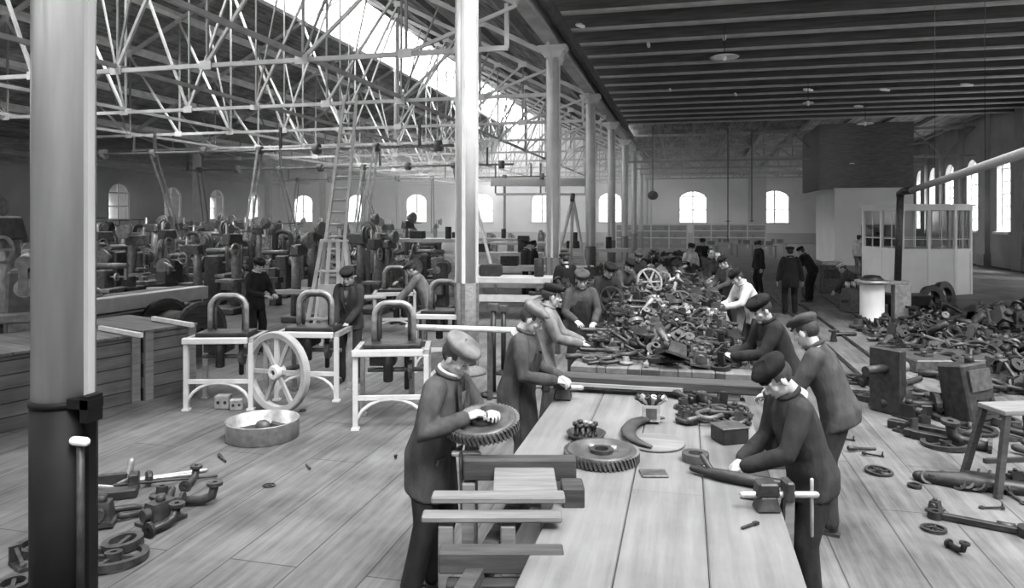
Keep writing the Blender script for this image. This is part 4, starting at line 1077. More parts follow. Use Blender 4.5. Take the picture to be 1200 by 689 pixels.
# ================================================================== hooped test stands, spoked wheel
def hoop_pts(w, h, r, n=6):
    pts = [(-w / 2, 0, 0)]
    for i in range(n + 1):
        a = PI - (PI / 2) * i / n; pts.append((-w / 2 + r + r * math.cos(a), 0, h - r + r * math.sin(a)))
    for i in range(n + 1):
        a = PI / 2 - (PI / 2) * i / n; pts.append((w / 2 - r + r * math.cos(a), 0, h - r + r * math.sin(a)))
    return pts + [(w / 2, 0, 0)]
def test_stand(label, loc, rz, grp=None):
    t = thing('hooped_stand', label, 'stand', loc, rz, grp)
    for x in (-0.4, 0.4):
        for y in (-0.28, 0.32):
            m = MB(); m.box((x, y, 0.42), (0.055, 0.055, 0.84)); m.box((x, y, 0.012), (0.09, 0.09, 0.024)); m.build('leg', 'frame_white' if y < 0 else 'iron_light', t)
    m = MB(); m.box((-0.04, -0.3, 0.87), (0.8, 0.07, 0.075)); m.build('front_bar', 'frame_white', t, 0.008)
    m = MB(); m.box((0, 0.32, 0.87), (0.86, 0.06, 0.06)); m.build('rear_bar', 'iron_mid', t)
    for x in (-0.4, 0.4):
        m = MB(); m.box((x, 0.02, 0.87), (0.06, 0.6, 0.06)); m.build('side_bar', 'iron_light', t)
    m = MB(); m.box((0, -0.28, 0.36), (0.8, 0.04, 0.05)); m.build('low_bar', 'frame_white', t)
    m = MB(); m.tube([(0.39 * math.cos(R(180 - 18 * i)), -0.28, 0.06 + 0.28 * math.sin(R(180 - 18 * i))) for i in range(11)], 0.022, 8); m.build('arch_brace', 'frame_white', t)
    m = MB(); m.tube([(x, 0.05, z + 0.9) for x, _, z in hoop_pts(0.46, 0.5, 0.16)], 0.034, 10); m.build('hoop', 'iron_light', t)
    m = MB(); m.tube([(x * 0.78, 0.09, z * 0.9 + 0.9) for x, _, z in hoop_pts(0.46, 0.5, 0.16)], 0.02, 8); m.build('inner_hoop', 'iron_mid', t)
    m = MB(); m.box((0.0, 0.0, 0.9), (0.66, 0.4, 0.1)); m.box((-0.12, 0.06, 0.78), (0.3, 0.3, 0.2)); m.tube([(-0.05, -0.1, 0.5), (-0.05, -0.1, 0.85)], 0.06, 10); m.tube([(0.15, 0.1, 0.36), (0.15, 0.1, 0.85)], 0.035, 8)
    m.build('gearbox', 'iron_black', t, 0.012)
    m = MB(); m.tube([(-0.3, 0.0, 0.62), (0.38, 0.0, 0.62)], 0.028, 8); m.ring(0.03, 0.11, 0.05, 20, frame((0.2, 0, 0.62), (1, 0, 0))); m.build('shaft', 'iron_mid', t)
    return t
ts = test_stand('hooped steel test stand standing left of the spoked wheel', wd(266, 9.15), TH + R(2), 'hooped test stands')
dup(ts, wd(368, 9.6), TH + R(-4), 'hooped steel test stand behind the right side of the spoked wheel')
dup(ts, wd(461, 8.35), TH + R(4), 'hooped pale test stand just left of the stooping man')
dup(ts, wd(463, 14.6), TH + R(8), 'small distant hooped stand between the two men left of the second column')
dup(ts, wd(520, 11.3), TH + R(-6), 'hooped test stand partly behind the second column')
m = MB(); 
p = wd(325, 8.75, 0)
t = thing('spoked_wheel', 'large pale spoked flywheel in front of the hooped stands', 'wheel', (p.x, p.y, 0.505), 0, None, (R(90), 0, TH + R(-27)))
m = MB(); m.lathe([(0.42, -0.04), (0.485, -0.05), (0.5, -0.04), (0.5, 0.04), (0.485, 0.05), (0.42, 0.04), (0.42, -0.04)], 56, None, 0, False); m.build('rim', 'wheel_paint', t)
for i in range(6):
    a = PI * i / 3 + 0.05; m = MB(); m.bar((0.07 * math.cos(a), 0.07 * math.sin(a), 0), (0.43 * math.cos(a), 0.43 * math.sin(a), 0), 0.05, 0.035); m.build('spoke', 'wheel_paint', t)
m = MB(); m.lathe([(0.035, -0.07), (0.09, -0.06), (0.09, 0.06), (0.075, 0.08), (0.035, 0.08), (0.035, -0.07)], 28, None, 0, False); m.build('hub', 'frame_white', t)
m = MB(); m.tube([(0, 0, -0.5), (0, 0, 0.05)], 0.034, 10); m.build('axle', 'iron_black', t)
for i, (px, py, s_) in enumerate(((262, 470, 0.11), (277, 472, 0.09))):
    c = wz(px, py + 8, 0); q = thing('iron_block', ('small drilled iron block on floor left of the spoked wheel', 'smaller iron block touching the wheel rim on the floor')[i], 'block', c, TH + i * 0.3)
    m = MB(); m.box((0, 0, s_ * 0.75), (s_ * 1.7, s_ * 1.2, s_ * 1.5)); m.build('casting', 'iron_light', q, 0.01)
    for x in (-0.4, 0.4):
        m = MB(); m.tube([(x * s_, -s_ * 0.62, s_ * 0.75), (x * s_, -s_ * 0.55, s_ * 0.75)], s_ * 0.2, 10); m.build('bore', 'iron_black', q)
c = wz(308, 512, 0)
t = thing('metal_tub', 'shallow round pale metal tub holding a lump on the left floor', 'tub', c)
m = MB(); m.lathe([(0.001, 0.0), (0.37, 0.0), (0.385, 0.01), (0.385, 0.19), (0.392, 0.2), (0.37, 0.2), (0.365, 0.02), (0.001, 0.012)], 44); m.build('shell', 'iron_light', t)
m = MB(); m.lathe([(0.001, 0.013), (0.36, 0.013), (0.36, 0.05), (0.001, 0.06)], 30); m.build('oil', 'iron_black', t)
m = MB(); m.ball((0, 0, 0.06), (0.09, 0.07, 0.07), 10, 7); m.box((0.12, 0.05, 0.05), (0.1, 0.06, 0.08), rot=(0.2, 0.3, 0.5))
tag(m.build('casting_lump', 'iron_mid', None, 0, c + Vector((0, 0, 0.06))), 'pale casting lump lying inside the shallow round tub', 'casting', None, 'thing')

# ================================================================== crates, lumber on the left
def crate(label, p, q, h, d, m='crate_boards'):
    u = (q - p); L = u.length; ang = math.atan2(u.y, u.x)
    t = thing('plank_crate', label, 'crate', p, ang)
    k = MB(); k.box((L / 2, d / 2, h / 2), (L, d, h))
    o = k.build('carcass', m, t, 0.008)
    for x in (0.06, L - 0.06):
        k = MB(); k.box((x, -0.02, h / 2), (0.11, 0.04, h)); k.build('corner_post', 'wood_mid', t)
    k = MB(); k.box((L / 2, d / 2, h + 0.015), (L + 0.06, d + 0.06, 0.03)); k.build('lid', 'bench_boards_dark', t)
    return t
p, q = wz(-60, 522), wz(163, 470); crate('long dark plank crate at left behind the huge foreground column', p, q, 0.86, 1.5)
p, q = wz(168, 470), wz(228, 456); crate('dark plank crate between the long crate and hooped stand', p, q, 0.9, 1.6)
p, q = wz(-40, 455), wz(40, 440); crate('dark crate standing behind the long crate at the far left', p, q, 0.8, 1.2)
def beamthing(label, a, b, w, h, m, name='timber_beam', cat='timber', grp=None, bev=0.006):
    k = MB(); a = Vector(a); b = Vector(b); k.bar((0, 0, 0), b - a, w, h); return tag(k.build(name, m, None, bev, a), label, cat, grp, 'thing')
a, b = wd(112, 9.2, 0.925), wd(168, 9.05, 0.925); beamthing('pale flat batten lying on the long dark crate', wz(117, 384, 0.93), wz(166, 393, 0.93), 0.05, 0.06, 'frame_white')
beamthing('pale flat batten lying on the crate beside the hooped stand', wz(179, 373, 0.97), wz(226, 381, 0.97), 0.05, 0.06, 'frame_white')
# timber stack with a pale top beam
s0, s1 = wz(60, 366, 0.98), wz(238, 342, 0.98)
u = s1 - s0; ang = math.atan2(u.y, u.x); L = u.length
for i, (dy, z, h, m, lab) in enumerate(((0, 0.98, 0.24, 'frame_white', 'long pale squared beam on top of the dark timber stack'), (0.5, 0.98, 0.2, 'wood_mid', 'grey squared beam behind the pale beam on the timber stack'))):
    k = MB(); k.box((L / 2, dy, z), (L, 0.26, h)); tag(k.build('timber_beam', m, None, 0.01, (s0.x, s0.y, 0), (0, 0, ang)), lab, 'timber', None, 'thing')
for i in range(3):
    k = MB(); k.box((L / 2, 0.3, 0.14 + 0.26 * i), (L - 0.2 * i, 0.9, 0.24)); tag(k.build('dark_timber', 'wood_dark', None, 0.02, (s0.x, s0.y, 0), (0, 0, ang)), ('bottom dark timber baulk of the stack under the pale beam', 'middle dark timber baulk of the stack under the pale beam', 'upper dark timber baulk of the stack under the pale beam')[i], 'timber', None, 'thing')
k = MB(); k.bar((0, 0, 0), wd(372, 14, 0.95) - wd(316, 14, 0.95), 0.1, 0.08); tag(k.build('timber_beam', 'frame_white', None, 0, wd(316, 14, 0.95)), 'narrow pale beam behind the capped man at the hooped stand', 'timber', None, 'thing')
c = wd(214, 12.2)
t = thing('cable_drum', 'dark wheel-ended drum lying at the end of the timber stack', 'drum', (c.x, c.y, 0.5), 0, None, (R(90), 0, TH + R(60)))
m = MB(); m.tube([(0, 0, -0.45), (0, 0, 0.45)], 0.3, 24); m.build('barrel', 'wood_black', t)
for z in (-0.48, 0.48):
    m = MB(); m.ring(0.05, 0.5, 0.06, 32, Matrix.Translation((0, 0, z))); m.build('flange', 'wood_dark', t)
    m = MB(); m.ring(0.44, 0.5, 0.07, 32, Matrix.Translation((0, 0, z))); m.build('hoop', 'iron_mid', t)
c = wd(200, 17.5)
def sawhorse(label, c, rz, m='frame_white'):
    t = thing('sawhorse', label, 'sawhorse', c, rz)
    k = MB(); k.box((0, 0, 0.85), (0.9, 0.1, 0.08)); k.build('top_bar', m, t)
    for x in (-0.35, 0.35):
        for y in (-1, 1): k = MB(); k.bar((x * 1.25, y * 0.28, 0), (x, y * 0.03, 0.83), 0.055, 0.045); k.build('leg', m, t)
sawhorse('pale sawhorse standing behind the timber stack on the left', wd(198, 15.6), TH + 0.2)
sawhorse('pale trestle at the far left edge behind the huge column', wd(35, 12.5), TH - 0.2, 'wood_mid')

# ---- scrap beside the foreground column
c = wz(150, 575)
t = thing('frame_scrap', 'iron frame with long rods lying on the floor right of the huge column', 'scrap', c, TH + R(20))
for i, (x0, x1, y, r) in enumerate(((-0.05, 0.62, 0.18, 0.017), (-0.1, 0.5, 0.1, 0.017), (-0.1, 0.72, -0.02, 0.013))):
    m = MB(); m.tube([(x0, y, 0.03 + 0.02 * i), (x1, y + 0.07, 0.025)], r, 8, True); m.build('rod', 'iron_light' if i < 2 else 'iron_dark', t)
m = MB(); m.tube([(-0.3, 0.05, 0.2), (-0.27, 0.05, 0.06), (-0.12, 0.05, 0.03), (0.0, 0.06, 0.1), (0.02, 0.06, 0.24)], 0.028, 8, True); m.build('yoke', 'iron_light', t)
m = MB(); m.box((-0.12, 0.06, 0.09), (0.24, 0.05, 0.12)); m.box((0.05, -0.02, 0.08), (0.08, 0.12, 0.16)); m.ring(0.02, 0.06, 0.05, 16, frame((0.16, 0.05, 0.08), (1, 0.3, 0))); m.build('bracket', 'iron_dark', t, 0.01)
m = MB(); m.box((-0.1, -0.16, 0.04), (0.4, 0.12, 0.08)); m.build('base_bar', 'iron_black', t, 0.01)

# ================================================================== small metal parts for the heaps
def pk(f):
    b = MB(); f(b); return b
def k_bracket(b): b.box((0, 0, 0.02), (0.24, 0.09, 0.03)); b.box((-0.1, 0, 0.09), (0.03, 0.09, 0.16)); b.bar((0.08, 0, 0.03), (-0.09, 0, 0.14), 0.03, 0.03); b.tube([(0.07, 0, 0.02), (0.07, 0, 0.06)], 0.025, 8)
def k_elbow(b): b.tube([(-0.13, 0, 0.04), (0.02, 0, 0.04), (0.09, 0, 0.07), (0.11, 0, 0.16)], 0.036, 10); b.ring(0.02, 0.06, 0.025, 14, frame((-0.13, 0, 0.045), (1, 0, 0))); b.ring(0.02, 0.06, 0.025, 14, frame((0.11, 0, 0.16), (0, 0, 1)))
def k_barrel(b): b.lathe([(0.03, -0.28), (0.045, -0.27), (0.045, -0.1), (0.032, -0.08), (0.026, 0.3), (0.032, 0.31), (0.032, 0.34)], 12, Matrix.Translation((0, 0, 0.047)) @ Matrix.Rotation(R(90), 4, 'Y'))
def k_hub(b): b.lathe([(0.03, 0), (0.12, 0), (0.12, 0.025), (0.06, 0.035), (0.055, 0.11), (0.03, 0.11), (0.03, 0)], 20, None, 0, False)
def k_lever(b): b.bar((-0.16, 0, 0.02), (0.14, 0.03, 0.025), 0.035, 0.025); b.ring(0.018, 0.045, 0.04, 14, Matrix.Translation((-0.17, 0, 0.022))); b.ring(0.015, 0.035, 0.04, 14, Matrix.Translation((0.15, 0.03, 0.022))); b.tube([(0.15, 0.03, 0.02), (0.15, 0.03, 0.12)], 0.016, 8)
def k_housing(b): b.box((0, 0, 0.07), (0.2, 0.15, 0.14), top=(0.8, 0.7)); b.tube([(-0.13, 0, 0.08), (0.14, 0, 0.08)], 0.04, 12); b.box((0, 0, 0.012), (0.26, 0.19, 0.024)); b.tube([(0, 0, 0.13), (0, 0, 0.18)], 0.03, 10)
def k_ringp(b): b.ring(0.08, 0.12, 0.05, 24, Matrix.Translation((0, 0, 0.026))); b.bar((-0.09, 0, 0.03), (0.09, 0, 0.03), 0.03, 0.02)
def k_wheel(b):
    b.ring(0.15, 0.19, 0.035, 28, Matrix.Translation((0, 0, 0.02))); b.ring(0.02, 0.05, 0.05, 14, Matrix.Translation((0, 0, 0.026)))
    for i in range(4): b.bar((0.04 * math.cos(i * PI / 2), 0.04 * math.sin(i * PI / 2), 0.02), (0.16 * math.cos(i * PI / 2), 0.16 * math.sin(i * PI / 2), 0.02), 0.025, 0.02)
def k_yoke(b): b.tube([(-0.09, 0.1, 0.03), (-0.09, -0.05, 0.03), (-0.04, -0.1, 0.03), (0.04, -0.1, 0.03), (0.09, -0.05, 0.03), (0.09, 0.1, 0.03)], 0.027, 8, True); b.tube([(0, -0.1, 0.03), (0, -0.25, 0.03)], 0.022, 8, True)
KINDS = {'bracket': k_bracket, 'pipe_elbow': k_elbow, 'turned_barrel': k_barrel, 'flanged_hub': k_hub, 'lever_arm': k_lever, 'pump_housing': k_housing, 'clamp_ring': k_ringp, 'handwheel': k_wheel, 'forked_yoke': k_yoke}
DESC = {'bracket': 'angled iron bracket', 'pipe_elbow': 'flanged pipe elbow', 'turned_barrel': 'slim turned barrel', 'flanged_hub': 'round flanged hub', 'lever_arm': 'two-eyed lever arm', 'pump_housing': 'blocky cast housing', 'clamp_ring': 'flat clamp ring', 'handwheel': 'small four-spoked handwheel', 'forked_yoke': 'forked iron yoke'}
PM = {}
for kn_, f_ in KINDS.items():
    b_ = pk(f_)
    for tone, mm in (('dark', 'iron_dark'), ('black', 'iron_black'), ('grey', 'iron_mid'), ('bright', 'iron_light')): PM[kn_, tone] = b_.mesh(kn_, mm)
def scatter(kind, tone, x, y, z, place, grp, s=1.0, tilt=0.15):
    o = bpy.data.objects.new(kind, PM[kind, tone]); COL.objects.link(o)
    o.location = (x, y, z); o.rotation_euler = (random.uniform(-tilt, tilt), random.uniform(-tilt, tilt), random.uniform(0, 6.28)); o.scale = (s, s, s)
    tag(o, '%s %s %s' % (tone, DESC[kind], place), 'metal part', '%s %s parts %s' % (tone, kind.replace('_', ' '), place), 'thing')
    return o
KL = list(KINDS)
def heap(n, x0, x1, y0, y1, z, place, tones, peak=0.0, smin=0.8, smax=1.3, holes=()):
    """spread parts on a surface; where many meet they lie on each other"""
    nx = max(1, int(math.sqrt(n * (x1 - x0) / (y1 - y0)))); ny = max(1, int(n / nx) + 1); i = 0
    for a in range(nx):
        for b in range(ny):
            if i >= n: return
            x = x0 + (a + 0.5 + random.uniform(-0.42, 0.42)) * (x1 - x0) / nx; y = y0 + (b + 0.5 + random.uniform(-0.42, 0.42)) * (y1 - y0) / ny
            if any(abs(x - hx) < hr and abs(y - hy) < hr for hx, hy, hr in holes): continue
            k = random.choice(KL); s = random.uniform(smin, smax)
            lift = peak * random.random() * max(0, 1 - abs((x - x0) / (x1 - x0) * 2 - 1) ** 2)
            scatter(k, random.choice(tones), x, y, z + 0.004 + lift, place, None, s, 0.12 + (0.6 if lift > 0.06 else 0)); i += 1
TD = ['dark', 'dark', 'dark', 'dark', 'black', 'black', 'black', 'grey', 'grey', 'grey', 'bright']
heap(230, -1.05, 0.56, 7.0, 11.2, 0.95, 'heaped on the long dark bench behind the pale one', TD, 0.12, 0.6, 1.05)
heap(140, -1.05, 0.56, 11.2, 15.1, 0.95, 'heaped on the far half of the long dark bench', TD, 0.14, 0.8, 1.3)
heap(110, -1.25, 0.56, 16.1, 26.5, 0.95, 'heaped on the furthest dark bench', TD, 0.16, 1.0, 1.7)
heap(40, -2.7, -2.1, 12.3, 19.8, 0.9, 'lying on the narrow bench by the columns', TD, 0.1, 1.0, 1.5)
heap(26, -0.02, 0.46, 5.45, 6.2, 0.85, 'strewn over the far right end of the pale bench', ['dark', 'black', 'dark', 'grey'], 0.05, 0.45, 0.75)
# floor heaps on the right
heap(260, 3.6, 6.6, 10.9, 17.2, 0.0, 'in the wide heap on the right floor', ['dark', 'dark', 'black', 'black', 'grey'], 0.2, 0.9, 1.6)
heap(130, 7.0, 10.6, 11.5, 16.5, 0.0, 'in the dark heap on the floor at the right edge', ['dark', 'black', 'black', 'grey'], 0.3, 1.1, 1.9)
heap(60, 5.0, 8.4, 16.3, 19.4, 0.0, 'in the heap on the floor before the glazed booth', ['dark', 'dark', 'black', 'grey'], 0.3, 1.2, 2.2)
heap(24, 2.3, 3.7, 8.2, 11.4, 0.0, 'scattered by the dark chests on the right floor', ['black', 'dark'], 0.0, 1.0, 1.7)
heap(14, 1.6, 3.2, 5.6, 8.6, 0.0, 'scattered on the bare floor of the right aisle', ['black', 'dark', 'dark'], 0.0, 0.4, 0.65)
heap(8, -5.5, -2.4, 5.2, 8.0, 0.0, 'scattered on the bare left floor', ['black', 'dark'], 0.0, 0.22, 0.4)
heap(16, -4.6, -3.7, 3.6, 5.6, 0.0, 'scattered around the foot of the huge column', ['black', 'dark', 'dark'], 0.0, 0.7, 1.2)
heap(30, -9.5, -7.2, 5.6, 7.9, 0.0, 'in the dim clutter at the far left edge', ['black', 'dark'], 0.1, 1.0, 1.8)

# ================================================================== leaning dark bars at the right wall
for i in range(22):
    x = 9.4 + random.uniform(-0.8, 2.6); y = 20.5 + random.uniform(-2.5, 2.2)
    a = Vector((x, y, 0.05)); b = Vector((x + random.uniform(0.5, 1.6), y + random.uniform(-0.9, 0.9), random.uniform(0.7, 2.0)))
    m = MB(); 
    if i % 3: m.tube([(0, 0, 0), b - a], random.uniform(0.05, 0.13), 8); m.ring(0.04, 0.2, 0.08, 14, frame((b - a) * 0.96, b - a))
    else: m.bar((0, 0, 0), b - a, 0.35, 0.09)
    tag(m.build('leaning_bar', 'iron_black' if i % 4 else 'iron_dark', None, 0, a), 'dark bar leaning in the black stack beside the right wall', 'bar', 'leaning bars by the right wall', 'thing')
a = Vector((10.9, 19.5, 0.05)); b = a + Vector((1.2, 0.8, 3.4)); m = MB(); m.bar((0, 0, 0), b - a, 0.3, 0.08); tag(m.build('tall_plank', 'wood_mid', None, 0, a), 'tall plank leaning highest against the wall at the right edge', 'plank', None, 'thing')
for i in range(10):
    x = 7.6 + i * 0.32 + random.uniform(-0.1, 0.1); y = 18.4 + random.uniform(-0.9, 0.9)
    m = MB(); l = random.uniform(0.9, 1.7); m.tube([(-l / 2, 0, 0.1), (l / 2, 0, 0.1)], 0.1, 12); m.ring(0.05, 0.16, 0.07, 16, frame((-l / 2, 0, 0.1), (1, 0, 0)))
    tag(m.build('pipe_length', 'iron_dark' if i % 2 else 'iron_black', None, 0, (x, y, 0.06), (0, 0, random.uniform(-0.5, 0.9))), 'short dark pipe length lying before the booth and right wall', 'pipe', 'pipe lengths on the floor before the booth', 'thing')
for i, (px, dp, r) in enumerate(((1092, 18.6, 0.32), (1107, 18.9, 0.36), (1098, 19.8, 0.28))):
    c = wd(px, dp); m = MB(); m.ring(r * 0.55, r, 0.16, 30, Matrix.Translation((0, 0, r)) @ Matrix.Rotation(R(78), 4, 'X') @ Matrix.Rotation(0.2, 4, 'Y'))
    tag(m.build('wheel_rim', 'iron_black', None, 0, c, (0, 0, TH + 0.3 * i)), ('dark round rim propped at the foot of the booth, left one', 'largest dark rim propped at the foot of the booth', 'dark rim half hidden behind two others at the booth')[i], 'rim', None, 'thing')
c = wd(1062, 17.3)
t = thing('iron_trough', 'black iron trough on short legs between stove and booth', 'trough', c, TH)
m = MB(); m.box((0, 0, 0.42), (0.85, 0.5, 0.26), top=(1.15, 1.2)); m.build('bin', 'iron_black', t, 0.02)
for x in (-0.32, 0.32):
    for y in (-0.15, 0.15): m = MB(); m.box((x, y, 0.15), (0.07, 0.07, 0.3)); m.build('leg', 'iron_black', t)
c = wd(1000, 18.2)
t = thing('crank_block', 'grey engine block beside the stove drum on the aisle floor', 'engine', c, TH)
m = MB(); m.box((0, 0, 0.3), (0.5, 0.6, 0.6), top=(0.8, 0.8)); m.build('block', 'iron_mid', t, 0.03)
for i in range(3): m = MB(); m.tube([(-0.15 + 0.15 * i, 0, 0.6), (-0.15 + 0.15 * i, 0, 0.78)], 0.06, 10); m.build('cylinder_head', 'iron_light', t)
m = MB(); m.tube([(-0.4, -0.2, 0.3), (0.4, -0.2, 0.3)], 0.04, 8); m.ring(0.05, 0.2, 0.06, 20, frame((0.38, -0.2, 0.3), (1, 0, 0))); m.build('crank', 'iron_dark', t)

# ================================================================== chests and irons in the right aisle
c = wd(1040, 8.75)
t = thing('standing_plate', 'dark upright slab with a round bar through it in the right aisle', 'slab', c, TH + R(28))
m = MB(); m.box((0, 0, 0.4), (0.12, 0.42, 0.8)); m.build('slab', 'iron_dark', t, 0.015)
m = MB(); m.tube([(-0.42, 0, 0.56), (0.0, 0, 0.55)], 0.055, 12); m.build('bar', 'iron_dark', t)
m = MB(); m.tube([(0.0, 0, 0.55), (0.34, 0, 0.54)], 0.07, 12); m.build('journal', 'iron_light', t)
m = MB(); m.box((0.25, 0.1, 0.12), (0.5, 0.35, 0.2), top=(0.8, 0.7)); m.tube([(0.1, -0.2, 0.1), (0.55, -0.15, 0.1)], 0.06, 10); m.build('foot', 'iron_black', t, 0.01)
c = wd(1090, 8.5)
t = thing('shaft_assembly', 'low dark shaft assembly on the floor between slab and tilted chest', 'shaft', c, TH + R(-12))
m = MB(); m.tube([(-0.5, 0.15, 0.12), (0.2, 0.1, 0.14)], 0.05, 10); m.box((-0.1, 0.1, 0.08), (0.24, 0.28, 0.16)); m.build('housing', 'iron_black', t, 0.01)
for x in (-0.3, 0.1): m = MB(); m.ring(0.04, 0.14, 0.06, 18, frame((x, 0.12, 0.14), (1, 0, 0))); m.build('collar', 'iron_dark', t)
m = MB(); m.tube([(0.2, 0.1, 0.14), (0.24, -0.05, 0.02)], 0.03, 8); m.tube([(0.3, 0.1, 0.3), (0.3, -0.05, 0.01)], 0.022, 8); m.build('foot', 'iron_black', t)
c = wd(1140, 8.35)
t = thing('tilted_chest', 'dark iron chest tilted upright with a square plate on its face', 'chest', c, TH + R(14))
T_ = Matrix.Rotation(R(-9), 4, 'X') @ Matrix.Rotation(R(-5), 4, 'Y')
m = MB(); m.box((0, 0, 0.36), (0.42, 0.4, 0.66), M=T_, top=(0.9, 0.9)); m.build('body', 'iron_dark', t, 0.02)
m = MB(); m.box((0.02, -0.2, 0.5), (0.3, 0.03, 0.24), M=T_); m.build('plate', 'iron_mid', t)
m = MB()
for s_ in (((0.02, -0.205, 0.27), (0.18, 0.025, 0.03)), ((0.02, -0.205, 0.13), (0.18, 0.025, 0.03)), ((-0.06, -0.205, 0.2), (0.03, 0.025, 0.16)), ((0.1, -0.205, 0.2), (0.03, 0.025, 0.16))): m.box(s_[0], s_[1], M=T_)
m.build('square_frame', 'iron_black', t)
m = MB(); m.tube([(0, 0.05, 0.68), (0, 0.05, 0.78)], 0.05, 10); m.build('filler_cap', 'iron_black', t)
for x in (-0.16, 0.16): m = MB(); m.box((x, 0.0, 0.03), (0.08, 0.36, 0.06)); m.build('skid', 'iron_black', t)
c = wd(1105, 11.5)
m = MB(); m.box((0, 0, 0.1), (1.5, 1.1, 0.2), top=(0.96, 0.96)); t = tag(m.build('casting_bed', 'iron_mid', None, 0.02, c, (0, 0, TH)), 'wide grey casting bed behind the slab and tilted chest', 'casting', None, 'thing')
c = wd(1088, 7.0)
t = thing('floor_bracket', 'black iron bracket with open loop lying on the right floor', 'bracket', wz(1086, 512), TH + R(-45))
m = MB(); m.bar((-0.42, 0.1, 0.05), (0.42, 0.1, 0.05), 0.1, 0.1); m.bar((-0.1, -0.16, 0.05), (0.4, -0.16, 0.05), 0.09, 0.09); m.bar((-0.14, -0.18, 0.05), (-0.14, 0.1, 0.05), 0.09, 0.09); m.bar((0.38, -0.2, 0.05), (0.38, 0.13, 0.05), 0.14, 0.12); m.build('loop', 'iron_black', t, 0.01)
m = MB(); m.tube([(0.3, -0.03, 0.08), (0.5, -0.03, 0.16)], 0.05, 8); m.build('pin', 'iron_dark', t)
# stool at the right edge
st = wd(1178, 6.3)
t = thing('work_stool', 'dark splay-legged stool with pale top cut by the right edge', 'stool', st, TH + R(6))
m = MB(); m.box((0.12, 0, 0.71), (0.52, 0.32, 0.045)); m.build('seat', 'wood_mid', t, 0.006)
for x, y in ((-0.16, -0.13), (0.36, -0.13), (-0.16, 0.13), (0.36, 0.13)): m = MB(); m.bar((x - (0.09 if x < 0 else -0.09), y * 1.6, 0), (x * 0.8 + 0.03, y, 0.69), 0.055, 0.045); m.build('leg', 'wood_black', t)
m = MB(); m.bar((-0.2, 0, 0.25), (0.4, 0, 0.25), 0.04, 0.04); m.build('stretcher', 'wood_black', t)
c = wz(1140, 572)  # black pieces added where the stool's shadow darkens the floor
t = thing('stool_shadow_heap', 'black heap of chain and castings on the floor under the stool', 'chain', c, TH + R(-24))
for i in range(16):
    m = MB(); m.ring(0.035, 0.06, 0.03, 12, Matrix.Translation((-0.36 + 0.05 * i, random.uniform(-0.08, 0.08), 0.035 + random.random() * 0.03)) @ eul((random.uniform(-0.8, 0.8), random.uniform(-0.8, 0.8), 0))); m.build('link', 'iron_black', t)
m = MB(); m.tube([(-0.42, 0.02, 0.04), (-0.1, -0.03, 0.06), (0.4, 0.0, 0.05)], [0.05, 0.08, 0.06], 8, True); m.box((0.1, 0.05, 0.06), (0.4, 0.2, 0.12), top=(0.7, 0.6)); m.build('casting', 'iron_black', t)
c = wz(1150, 618)
t = thing('connecting_rod', 'long black connecting rod lying on the floor at the lower right', 'rod', c, TH + R(-33))
m = MB(); m.bar((-0.28, 0, 0.03), (0.24, 0, 0.03), 0.045, 0.05); m.build('shank', 'iron_black', t, 0.006)
m = MB(); m.ring(0.025, 0.055, 0.06, 18, Matrix.Translation((-0.31, 0, 0.031))); m.build('small_end', 'iron_black', t)
m = MB(); m.ring(0.04, 0.085, 0.07, 20, Matrix.Translation((0.31, 0, 0.036))); m.tube([(0.22, 0.03, 0.04), (0.1, 0.02, 0.04)], 0.03, 8); m.build('big_end', 'iron_black', t)
# rails let into the floor
for i, (x, y0_, y1_) in enumerate(((2.58, 9.6, 24.0), (3.12, 9.6, 25.0), (4.1, 17.2, 23.5))):
    m = MB(); m.box((0, (y1_ - y0_) / 2, 0.012), (0.06, y1_ - y0_, 0.03)); tag(m.build('floor_rail', 'iron_black', None, 0, (x, y0_, 0)), ('narrow dark rail in the floor of right aisle, left one of the pair', 'narrow dark rail in the right aisle floor beside its pair on the right', 'short dark rail on the floor left of the stove')[i], 'rail', 'rails in the right aisle floor', 'thing')
c = wd(977, 13.8); m = MB(); m.box((0, 0, 0.1), (0.12, 0.1, 0.2), top=(0.6, 0.6)); m.box((0, 0, 0.21), (0.18, 0.08, 0.05)); tag(m.build('rail_stop', 'iron_black', None, 0.01, c), 'small dark iron stop on the narrow rails in the aisle', 'stop', None, 'thing')
m = MB(); m.tube([(-0.22, 0, 0.04), (0.22, 0.03, 0.04)], 0.04, 8, True); tag(m.build('iron_bar', 'iron_black', None, 0, wz(990, 394), (0, 0, TH)), 'short black bar lying across the right rail', 'bar', None, 'thing')

# ================================================================== cabinet, wheels and shelves at the far end
c = wd(970, 23.0)
t = thing('grey_cabinet', 'grey metal cabinet behind the stooping black-jacketed man', 'cabinet', c, TH)
m = MB(); m.box((0, 0, 0.45), (0.75, 0.6, 0.9)); m.build('carcass', 'iron_mid', t, 0.03)
m = MB(); m.box((0, -0.31, 0.62), (0.5, 0.02, 0.3)); m.build('door', 'iron_dark', t)
m = MB(); m.box((0.15, 0, 0.95), (0.5, 0.4, 0.1)); m.build('top_tray', 'iron_light', t)
def sp_wheel(label, c, r, rot, m_='iron_mid'):
    t = thing('spoked_wheel', label, 'wheel', c, 0, None, rot)
    m = MB(); m.ring(r * 0.86, r, 0.05, 36); m.build('rim', m_, t)
    for i in range(6): m = MB(); a = PI * i / 3; m.bar((0, 0, 0), (r * 0.88 * math.cos(a), r * 0.88 * math.sin(a), 0), 0.03, 0.03); m.build('spoke', m_, t)
    m = MB(); m.tube([(0, 0, -0.05), (0, 0, 0.05)], r * 0.16, 12); m.build('hub', m_, t)
sp_wheel('small dark spoked wheel at the feet of the stooping black-jacketed man', wd(948, 20.6, 0.36) , 0.35, (R(90), 0, TH + 0.6))
